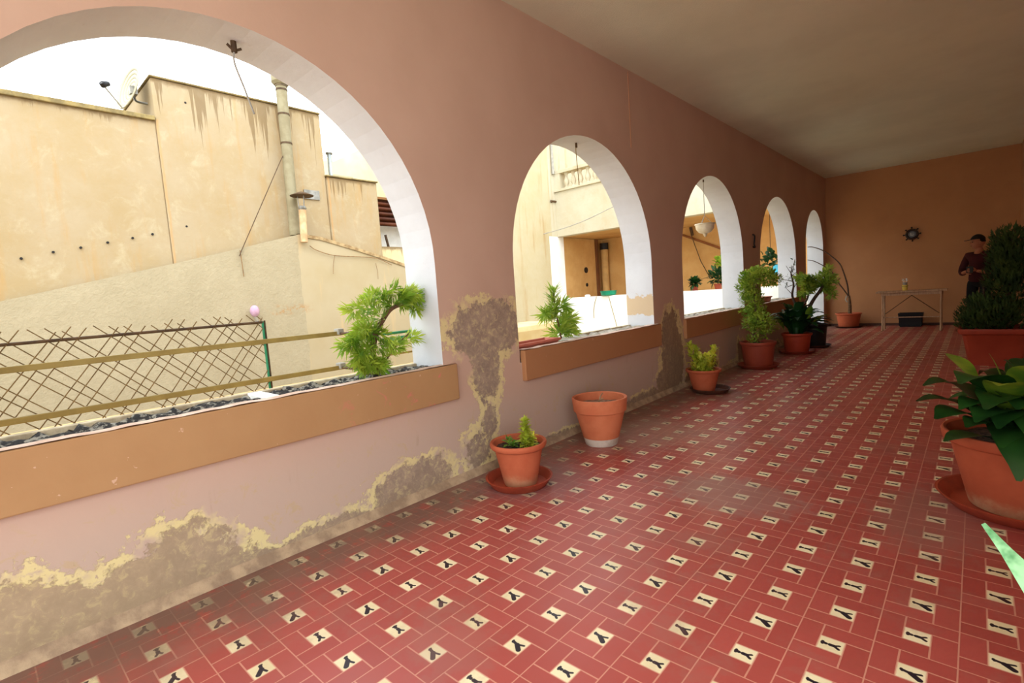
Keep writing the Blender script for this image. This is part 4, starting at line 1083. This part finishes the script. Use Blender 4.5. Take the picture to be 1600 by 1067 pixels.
for args in [(1443, 603, 3.0, .13, .22, (-.05, 0)), (1432, 627, 2.9, .10, .16, (-.06, -.02)), (1462, 655, 2.85, .15, .15, (-.05, -.03)), (1475, 690, 2.95, .09, .06, (-.08, -.04)),
             (1500, 600, 2.85, .15, .28, (-.03, -.05)), (1568, 563, 3.3, .09, .20, (0, .03)), (1596, 560, 3.5, .11, .2, (.02, .05)), (1592, 752, 2.85, .16, .32, (.0, -.05)),
             (1525, 660, 2.8, .13, .2, (0, -.06)), (1530, 585, 3.4, .10, .25, (-.02, .05)), (1515, 620, 3.2, .12, .18, (-.04, .02)), (1540, 640, 2.75, .15, .25, (.03, -.05)),
             (1620, 620, 2.9, .14, .25, (.05, 0)), (1640, 600, 3.2, .14, .25, (.05, .03)), (1580, 600, 3.0, .13, .22, (.0, 0)), (1480, 625, 3.3, .11, .18, (-.03, .04)), (1550, 610, 3.2, .13, .2, (0, .02)), (1500, 640, 2.9, .12, .2, (-.02, -.02)), (1535, 625, 3.0, .13, .24, (0, 0)), (1575, 585, 3.4, .12, .22, (.02, .04)), (1590, 640, 2.8, .14, .24, (.02, -.04)), (1510, 668, 2.75, .11, .12, (-.03, -.06)), (1610, 690, 2.8, .13, .26, (.04, -.05)), (1565, 700, 2.75, .12, .16, (.0, -.08)), (1560, 670, 2.8, .13, .22, (0, 0))]:
    bleaf(b, *args)
b.build('foliage', L_BROAD, t, smooth=True)
bleaf(bl, 1560, 603, 2.75, .12, .20, (-.02, -.08)); bleaf(bl, 1478, 552, 3.1, .085, .12, (-.05, .03), .8); bleaf(bl, 1545, 552, 3.3, .05, .12, (-.02, .04), .3); bleaf(bl, 1604, 572, 2.8, .12, .16, (.04, -.04))
bl.build('lighter_leaves', L_LIGHT, t, smooth=True)

# foreground mottled leaf from a pot just outside the frame, low by the right wall
c = Vector((.40, 1.02, 0))
saucer(c, .13, .03, SAUCER, 'small brown saucer under the mottled aloe close to the camera')
t = thing('potted_aloe', c+Vector((0, 0, .008)), 'pale mottled aloe leaf leaning in at the lower right edge', 'potted plant')
potbody(MB(), c+Vector((0, 0, .008)), .115, .08, .17, .03, .01).build('pot', TERRA, t, smooth=True)
soil(c, .1, .155, t, seed=10)
b = MB()
tip = ony(1536, 818, 1.16)
a = Vector((c.x-.02, c.y-.01, .16)); b.leaf(a, a.lerp(tip, .5)+Vector((.015, 0, .03)), tip, .085, 14, .2, up=(0.2, -.9, .5), peak=.48)
for k, (dx, dy, hh) in enumerate([(.08, .05, .28), (.05, -.14, .26), (-.02, .16, .2), (.1, -.02, .32)]):
    tp = c+Vector((dx, dy, .16+hh)); a2 = Vector((c.x+dx*.2, c.y+dy*.2, .16)); b.leaf(a2, a2.lerp(tp, .5), tp, .06, 8, .3, peak=.35)
b.build('leaves', L_PALE, t, smooth=True)

# ------------------------------------------------------------------ table and what is around it
TW = plain('weathered_pine', srgb(196, 160, 126), srgb(170, 134, 104), 6, .75, vec=(8, 1, 1))
TL, TRx, TY, TD, TH = -1.42, -.385, 12.0, .42, .742
t = thing('trestle_table', (-.9, TY, 0), 'narrow pale trestle table against the end wall', 'table')
MB().box(TL, TRx, TY-TD/2, TY+TD/2, TH-.03, TH).build('table_top', TW, t, bevel=.005)
MB().box(TL+.08, TRx-.08, TY-TD/2+.04, TY-TD/2+.06, TH-.08, TH-.03).build('apron', TW, t)
MB().box(TL+.08, TRx-.08, TY+TD/2-.06, TY+TD/2-.04, TH-.08, TH-.03).build('apron', TW, t)
for x in (TL+.10, TRx-.085):
    for sy in (-1, 1):
        b = MB().tube([(x, TY+sy*.14, TH-.03), (x, TY+sy*.135, TH-.14), (x, TY+sy*.13, .30), (x, TY+sy*.15, .10), (x, TY+sy*.18, 0)], [.022, .015, .013, .015, .018], 10)
        b.build('leg', TW, t, smooth=True)
    MB().tube([(x, TY-.14, .24), (x, TY+.14, .24)], .012, 8).build('stretcher', TW, t)
MB().tube([(TL+.10, TY, .24), (TRx-.085, TY, .24)], .010, 8).build('long_stretcher', TW, t)
for s in (-1, 1): MB().tube([((TL+TRx)/2, TY+.12, TH-.10), ((TL+TRx)/2+s*.40, TY+.1, .30)], .007, 6).build('brace', IRON, t)
# yellow bucket with flowers
q = ony(1414, 453, 12.0)
t = thing('flower_bucket', (q.x, TY, TH), 'small yellow bucket of white flowers on the trestle table', 'vase')
YB_ = plain('yellow_enamel', srgb(226, 196, 90), srgb(214, 182, 80), 4, .5)
MB().lathe([(.036, 0), (.048, .10), (.051, .104), (.046, .104), (.036, .01), (.005, .008)], (q.x, TY, TH), 24).build('bucket', YB_, t, smooth=True)
MB().tube(bez([(q.x-.048, TY, TH+.095), (q.x-.03, TY-.05, TH+.075), (q.x+.03, TY-.05, TH+.075), (q.x+.048, TY, TH+.095)], 5), .003, 5).build('handle', BLACK, t)
b = MB(); b.lathe([(.03, .03), (.034, .13), (.04, .15)], (q.x, TY, TH), 14); b.build('paper_wrap', GREY, t)
R = random.Random(4)
for i, (dx, dz) in enumerate([(-.028, .21), (.022, .215), (-.005, .19), (.03, .19), (-.03, .185)]):
    b = MB(); cc = Vector((q.x+dx, TY+R.uniform(-.02, .02), TH+dz))
    for k in range(10):
        a = k*2*PI/10; d = Vector((math.cos(a), math.sin(a), .35)); b.leaf(cc, cc+d*.014, cc+d*.026, .014, 3)
    b.ball(cc, .012, 8, 6); b.tube([cc, (q.x+dx*.3, TY, TH+.05)], .002, 4)
    b.build('flower', WLIME, t)
# black bin on floor behind
q = ony(1423, 507, 12.72); cx2 = q.x
def frustum(b, cx, cy, z0, z1, a0, b0, a1, b1):
    lo = [(cx-a0, cy-b0, z0), (cx+a0, cy-b0, z0), (cx+a0, cy+b0, z0), (cx-a0, cy+b0, z0)]
    hi = [(cx-a1, cy-b1, z1), (cx+a1, cy-b1, z1), (cx+a1, cy+b1, z1), (cx-a1, cy+b1, z1)]
    b.quad(lo)
    for i in range(4): b.quad([lo[i], lo[(i+1) % 4], hi[(i+1) % 4], hi[i]])
    return hi
b = MB(); hi = frustum(b, cx2, 12.72, 0, .27, .165, .11, .195, .13)
inn = [(cx2+(x-cx2)*.92, 12.72+(y-12.72)*.9, z) for x, y, z in hi]; low = [(x, y, .02) for x, y, z in inn]
for i in range(4): b.quad([hi[i], hi[(i+1) % 4], inn[(i+1) % 4], inn[i]]); b.quad([inn[i], inn[(i+1) % 4], low[(i+1) % 4], low[i]])
b.quad(low)
tag(b.build('storage_crate', plain('near_black_plastic', srgb(16, 9, 11), srgb(12, 7, 9), 6, .6), bevel=.008), 'black plastic crate on the floor beneath the trestle table', 'crate')
# ship's wheel clock on the end wall
q = ony(1425, 366, YEND-.03)
t = thing('ship_wheel_clock', (q.x, YEND, q.z), 'small dark ship wheel wall clock on the end wall', 'clock')
WD = plain('dark_wood', srgb(52, 32, 22), srgb(38, 24, 18), 8, .4)
b = MB(); NA = 32
ringpts = [(q.x+.085*math.cos(2*PI*k/NA), YEND-.025, q.z+.085*math.sin(2*PI*k/NA)) for k in range(NA+1)]
b.tube(ringpts, .024, 8, caps=False); b.build('wheel_rim', WD, t, smooth=True)
for k in range(8):
    a = 2*PI*k/8+.05; d = Vector((math.cos(a), 0, math.sin(a))); o_ = Vector((q.x, YEND-.025, q.z))
    MB().tube([o_+d*.06, o_+d*.10, o_+d*.115, o_+d*.135, o_+d*.145], [.013, .013, .009, .017, .009], 8).build('spoke_handle', WD, t, smooth=True)
MB().tube([(q.x, YEND-.0, q.z), (q.x, YEND-.04, q.z)], .062, 24).build('clock_face', plain('dark_face', srgb(66, 54, 46), srgb(50, 40, 34), 4, .3), t)
MB().tube([(q.x, YEND-.04, q.z), (q.x, YEND-.043, q.z)], .036, 20).build('clock_dial', plain('grey_dial', srgb(140, 132, 120), srgb(120, 112, 100), 4, .3), t)
MB().tube([(q.x, YEND-.042, q.z), (q.x+.0, YEND-.042, q.z+.045)], .004, 5).build('clock_hand', BLACK, t)
MB().tube([(q.x, YEND-.042, q.z), (q.x+.03, YEND-.042, q.z+.012)], .004, 5).build('clock_hand', BLACK, t)
# small dark castor object on the floor beside the planter
q = onz(1508, 521, .03)
b = MB().ball((q.x, q.y, .035), .035, 12, 8, 1.0)
tag(b.build('rubber_ball', BLACK, smooth=True), 'small black ball on the floor just left of the conifer planter', 'ball')

# ------------------------------------------------------------------ person
def skin_figure(name, verts, edges, radii, mat, parent, rootv=0, levels=2):
    me = bpy.data.meshes.new(name); off = ROOT.get(parent.name, Vector((0, 0, 0))) if parent else Vector((0, 0, 0))
    me.from_pydata([tuple(Vector(v)-off) for v in verts], edges, [])
    o = bpy.data.objects.new(name, me); col.objects.link(o)
    if parent: o.parent = parent
    sk = o.modifiers.new('skin', 'SKIN'); sk.use_smooth_shade = True
    lay = me.skin_vertices[0].data if me.skin_vertices else None
    if lay is None:
        bm = bmesh.new(); bm.from_mesh(me); bm.verts.layers.skin.verify(); bm.to_mesh(me); bm.free(); lay = me.skin_vertices[0].data
    for i, r in enumerate(radii):
        lay[i].radius = r if isinstance(r, tuple) else (r, r); lay[i].use_root = (i == rootv)
    ss = o.modifiers.new('sub', 'SUBSURF'); ss.levels = levels; ss.render_levels = levels
    me.materials.append(mat)
    return o
PX, PY = .03, 12.15
SKIN = plain('skin', srgb(176, 112, 82), srgb(166, 104, 76), 6, .55)
pr = thing('person', (PX, PY, 0), 'person in dark maroon top, black trousers and cap, elbows bent, behind the conifer', 'person')
# local frame: facing f (towards -x and a bit towards the camera), left/right s
fv = Vector((-.42, -.91, 0)).normalized(); sv = Vector((-.69, .72, 0)).normalized()   # sv = person's right side
sv = Vector((fv.y, -fv.x, 0))        # right-hand side of the person
O = Vector((PX, PY, 0))
def B(f_, s_, z): return O+fv*f_+sv*s_+Vector((0, 0, z))
V_ = [B(0, 0, .86), B(.0, 0, 1.0), B(.005, 0, 1.14), B(0, 0, 1.27), B(-.005, 0, 1.345), B(.01, 0, 1.40), B(.02, 0, 1.44),   # 0-6 spine + neck
      B(0, .09, .80), B(.02, .10, .46), B(-.01, .105, .09), B(.09, .12, .035), B(.15, .125, .025),                         # 7-11 right leg
      B(0, -.09, .80), B(.03, -.10, .46), B(0, -.105, .09), B(.10, -.12, .035), B(.16, -.125, .025),                      # 12-16 left leg
      B(0, .16, 1.30), B(-.02, .265, 1.05), B(.08, .22, .985), B(.22, .08, 1.03),                                             # 17-20 right arm
      B(0, -.16, 1.30), B(.0, -.235, 1.06), B(.10, -.20, .985), B(.22, -.05, 1.03)]                                         # 21-24 left arm
E_ = [(0, 1), (1, 2), (2, 3), (3, 4), (4, 5), (5, 6), (0, 7), (7, 8), (8, 9), (9, 10), (10, 11), (0, 12), (12, 13), (13, 14), (14, 15), (15, 16),
      (3, 17), (17, 18), (18, 19), (19, 20), (3, 21), (21, 22), (22, 23), (23, 24)]
R_ = [(.085, .075), (.10, .08), (.12, .09), (.115, .085), (.075, .07), .05, .05, .055, .048, .036, .036, .026, .055, .048, .036, .036, .026, .055, .043, .038, .026, .055, .043, .038, .026]
skin_figure('body', V_, E_, R_, SKIN, pr)
# top with sleeves, trousers, shoes: shells a little larger than the body
V2 = [B(0, 0, .80), B(0, 0, .92), B(0, 0, 1.02), B(.005, 0, 1.14), B(0, 0, 1.27), B(-.005, 0, 1.345), B(0, .16, 1.30), B(-.02, .265, 1.05), B(.05, .235, .995), B(.14, .155, 1.0), B(0, -.16, 1.30), B(.0, -.235, 1.06), B(.07, -.212, 1.0), B(.15, -.13, 1.0)]
skin_figure('shirt', V2, [(0, 1), (1, 2), (2, 3), (3, 4), (4, 5), (4, 6), (6, 7), (7, 8), (8, 9), (4, 10), (10, 11), (11, 12), (12, 13)],
            [(.165, .145), (.155, .135), (.145, .12), (.15, .12), (.145, .115), (.07, .065), .07, .058, .052, .046, .07, .058, .052, .046], plain('maroon_cloth', srgb(70, 14, 20), srgb(54, 11, 15), 8, .85), pr, 0)
V3 = [B(0, 0, .86), B(0, .09, .80), B(.02, .10, .46), B(-.005, .105, .08), B(0, -.09, .80), B(.03, -.10, .46), B(.0, -.105, .08)]
skin_figure('trousers', V3, [(0, 1), (1, 2), (2, 3), (0, 4), (4, 5), (5, 6)], [(.105, .095), .098, .073, .062, .098, .073, .062], plain('black_cloth', srgb(20, 20, 24), srgb(14, 14, 18), 8, .9), pr, 0)
for s_ in (.115, -.115):
    b = MB(); pts = [B(-.06, s_, .045), B(0, s_, .05), B(.08, s_*1.05, .04), B(.16, s_*1.1, .03), B(.19, s_*1.12, .025)]
    b.tube(pts, [.035, .045, .043, .036, .012], 12); b.build('shoe', BLACK, pr, smooth=True)
# head, turned to its right
fv = Vector((-.93, -.36, 0)).normalized(); sv = Vector((fv.y, -fv.x, 0))
HC = B(.03, 0, 1.515)
b = MB(); NA, NZ = 24, 18
def headpt(i, k):
    th = PI*i/NZ; a = 2*PI*k/NA
    x = math.sin(th)*math.cos(a); y = math.sin(th)*math.sin(a); z = math.cos(th)
    rx = .094 if x > 0 else .100; ry = .075; rz = .115
    if z < 0: ry *= 1-.28*(-z); rx *= 1-.12*(-z)
    px_ = x*rx; 
    if x > 0:
        nose = math.exp(-((y/.22)**2+((z+.12)/.18)**2))*.026; px_ += nose
        px_ -= math.exp(-(((abs(y)-.42)/.2)**2+((z-.08)/.16)**2))*.010
        px_ += math.exp(-((y/.35)**2+((z+.48)/.09)**2))*.006
        px_ += math.exp(-((y/.3)**2+((z+.85)/.16)**2))*.014
    return HC+fv*px_+sv*(y*ry)+Vector((0, 0, z*rz))
g_ = [[headpt(i, k) for k in range(NA)] for i in range(NZ+1)]
for i in range(NZ):
    for k in range(NA): b.quad([g_[i][k], g_[i][(k+1) % NA], g_[i+1][(k+1) % NA], g_[i+1][k]])
hd = b.build('head', SKIN, pr, smooth=True)
for s_ in (1, -1):
    e = HC+fv*.082+sv*(.03*s_)+Vector((0, 0, .012)); MB().ball(e, .009, 10, 8).build('eye', BLACK, hd, smooth=True)
    e = HC+sv*(.074*s_)-fv*.005; MB().ball(e, .018, 10, 8, 1.5).build('ear', SKIN, hd, smooth=True)
MB().tube([HC+fv*.088+sv*.022-Vector((0, 0, .05)), HC+fv*.095-Vector((0, 0, .051)), HC+fv*.088-sv*.022-Vector((0, 0, .05))], .004, 6).build('mouth', plain('lips', srgb(140, 70, 62), None, 4), hd)
b = MB()
for i in range(0, 9):
    for k in range(NA):
        f2 = lambda i_, k_: HC+(headpt(i_, k_)-HC)*1.10+Vector((0, 0, .006))
        if i < 6 or math.cos(2*PI*(k+.5)/NA) < .1: b.quad([f2(i, k), f2(i, (k+1) % NA), f2(i+1, (k+1) % NA), f2(i+1, k)])
b.build('hair', plain('black_hair', srgb(22, 16, 16), None, 8, .6), pr, smooth=True)
b = MB()
for i in range(0, 7):
    f3 = lambda i_, k_: HC+(headpt(i_, k_)-HC)*1.17+Vector((0, 0, .012))
    for k in range(NA): b.quad([f3(i, k), f3(i, (k+1) % NA), f3(i+1, (k+1) % NA), f3(i+1, k)])
pk = [HC+fv*.10+sv*.06+Vector((0, 0, .062)), HC+fv*.175+sv*.04+Vector((0, 0, .05)), HC+fv*.185+Vector((0, 0, .052)), HC+fv*.175-sv*.04+Vector((0, 0, .05)), HC+fv*.10-sv*.06+Vector((0, 0, .062))]
b.quad(pk); b.quad([p-Vector((0, 0, .01)) for p in pk])
for p, q in zip(pk, pk[1:]): b.quad([p, q, q-Vector((0, 0, .01)), p-Vector((0, 0, .01))])
b.build('cap', BLACK, pr, smooth=True)
# hands round a phone
fv = Vector((-.42, -.91, 0)).normalized(); sv = Vector((fv.y, -fv.x, 0))
def hand(wrist, aim, side, curl, name):
    aim = aim.normalized(); side = (side-aim*side.dot(aim)).normalized(); nrm_ = aim.cross(side)
    vs = [wrist, wrist+aim*.04, wrist+aim*.075]; es = [(0, 1), (1, 2)]; rs = [(.022, .016), (.032, .014), (.036, .013)]
    for j, (o_, L_) in enumerate([(-.028, .062), (-.010, .072), (.009, .068), (.027, .052)]):
        k0 = len(vs); p = wrist+aim*.078+side*o_
        vs += [p, p+aim*L_*.45-nrm_*L_*.2*curl, p+aim*L_*.7-nrm_*L_*.6*curl, p+aim*L_*.72-nrm_*L_*.95*curl]
        es += [(2, k0), (k0, k0+1), (k0+1, k0+2), (k0+2, k0+3)]; rs += [.010, .009, .008, .006]
    k0 = len(vs); p = wrist+aim*.03-side*.032
    vs += [p, p+aim*.03-side*.02-nrm_*.015, p+aim*.055-side*.018-nrm_*.03]; es += [(1, k0), (k0, k0+1), (k0+1, k0+2)]; rs += [.012, .010, .007]
    return skin_figure(name, vs, es, rs, SKIN, pr, 0, 1)
hand(B(.21, .105, 1.02), fv*.4-sv*.9+Vector((0, 0, .1)), Vector((0, 0, 1)), .5, 'hand')
hand(B(.21, -.06, 1.03), fv*.6+sv*.6+Vector((0, 0, .1)), Vector((0, 0, -1)), .4, 'hand')
nb = MB(); q = B(.275, .01, 1.05)
o_ = [q+sv*.05+Vector((0, 0, .06)), q-sv*.05+Vector((0, 0, .06)), q-sv*.05-Vector((0, 0, .05)), q+sv*.05-Vector((0, 0, .05))]
nb.quad(o_); nb.quad([p+fv*.008 for p in o_])
for i in range(4): nb.quad([o_[i], o_[(i+1) % 4], o_[(i+1) % 4]+fv*.008, o_[i]+fv*.008])
tag(nb.build('phone', BLACK), 'small dark phone held in front of the person in maroon', 'phone')

# ------------------------------------------------------------------ groups of repeats
GRP = {'plant_saucer': 'saucers under the potted plants', 'window_box': 'plastic window boxes on the sills', 'support_rail': 'olive rails in front of the trellis',
       'clothes_rod': 'rods outside the first arch', 'dangling_cord': 'cords dangling from the loggia parapet', 'hook_and_wire': 'hooks under the arches',
       'parapet_plant': 'plants on the loggia parapet', 'hanging_plant': 'plants hanging in the loggia', 'marble_strip': 'pale stones in the sill troughs',
       'garden_wall': 'low courtyard walls'}
for ob in sc.objects:
    kb = ob.name.split('.')[0]
    if ob.parent is None and kb in GRP: ob['group'] = GRP[kb]
    if ob.parent is None and kb.startswith('potted_'): ob['group'] = 'potted plants in the corridor'

# ------------------------------------------------------------------ light
w = bpy.data.worlds.new('world'); sc.world = w; w.use_nodes = True
nt = w.node_tree; bg = nt.nodes['Background']
g = G(nt); z = g.sep(g.coord('Generated'))[2]
nt.links.new(g.mix(g.step(-.05, .8, z), srgb(248, 252, 255), srgb(232, 246, 255)), bg.inputs['Color'])
bg.inputs['Strength'].default_value = 3.2
s = bpy.data.lights.new('sun', 'SUN'); s.energy = 1.6; s.angle = math.radians(50); s.color = (1, .97, .9)
so = bpy.data.objects.new('sun', s); col.objects.link(so)
d = Vector((-.46, .30, -.85))
so.rotation_euler = d.to_track_quat('-Z', 'Y').to_euler(); so.location = (10, -8, 12)

sc.view_settings.view_transform = 'Standard'; sc.view_settings.look = 'None'
sc.view_settings.exposure = .28; sc.view_settings.gamma = 1; sc.view_settings.use_curve_mapping = False
sc.cycles.max_bounces = 10; sc.cycles.diffuse_bounces = 8; sc.cycles.glossy_bounces = 4
sc.cycles.use_denoising = True
sc.cycles.sample_clamp_indirect = 8
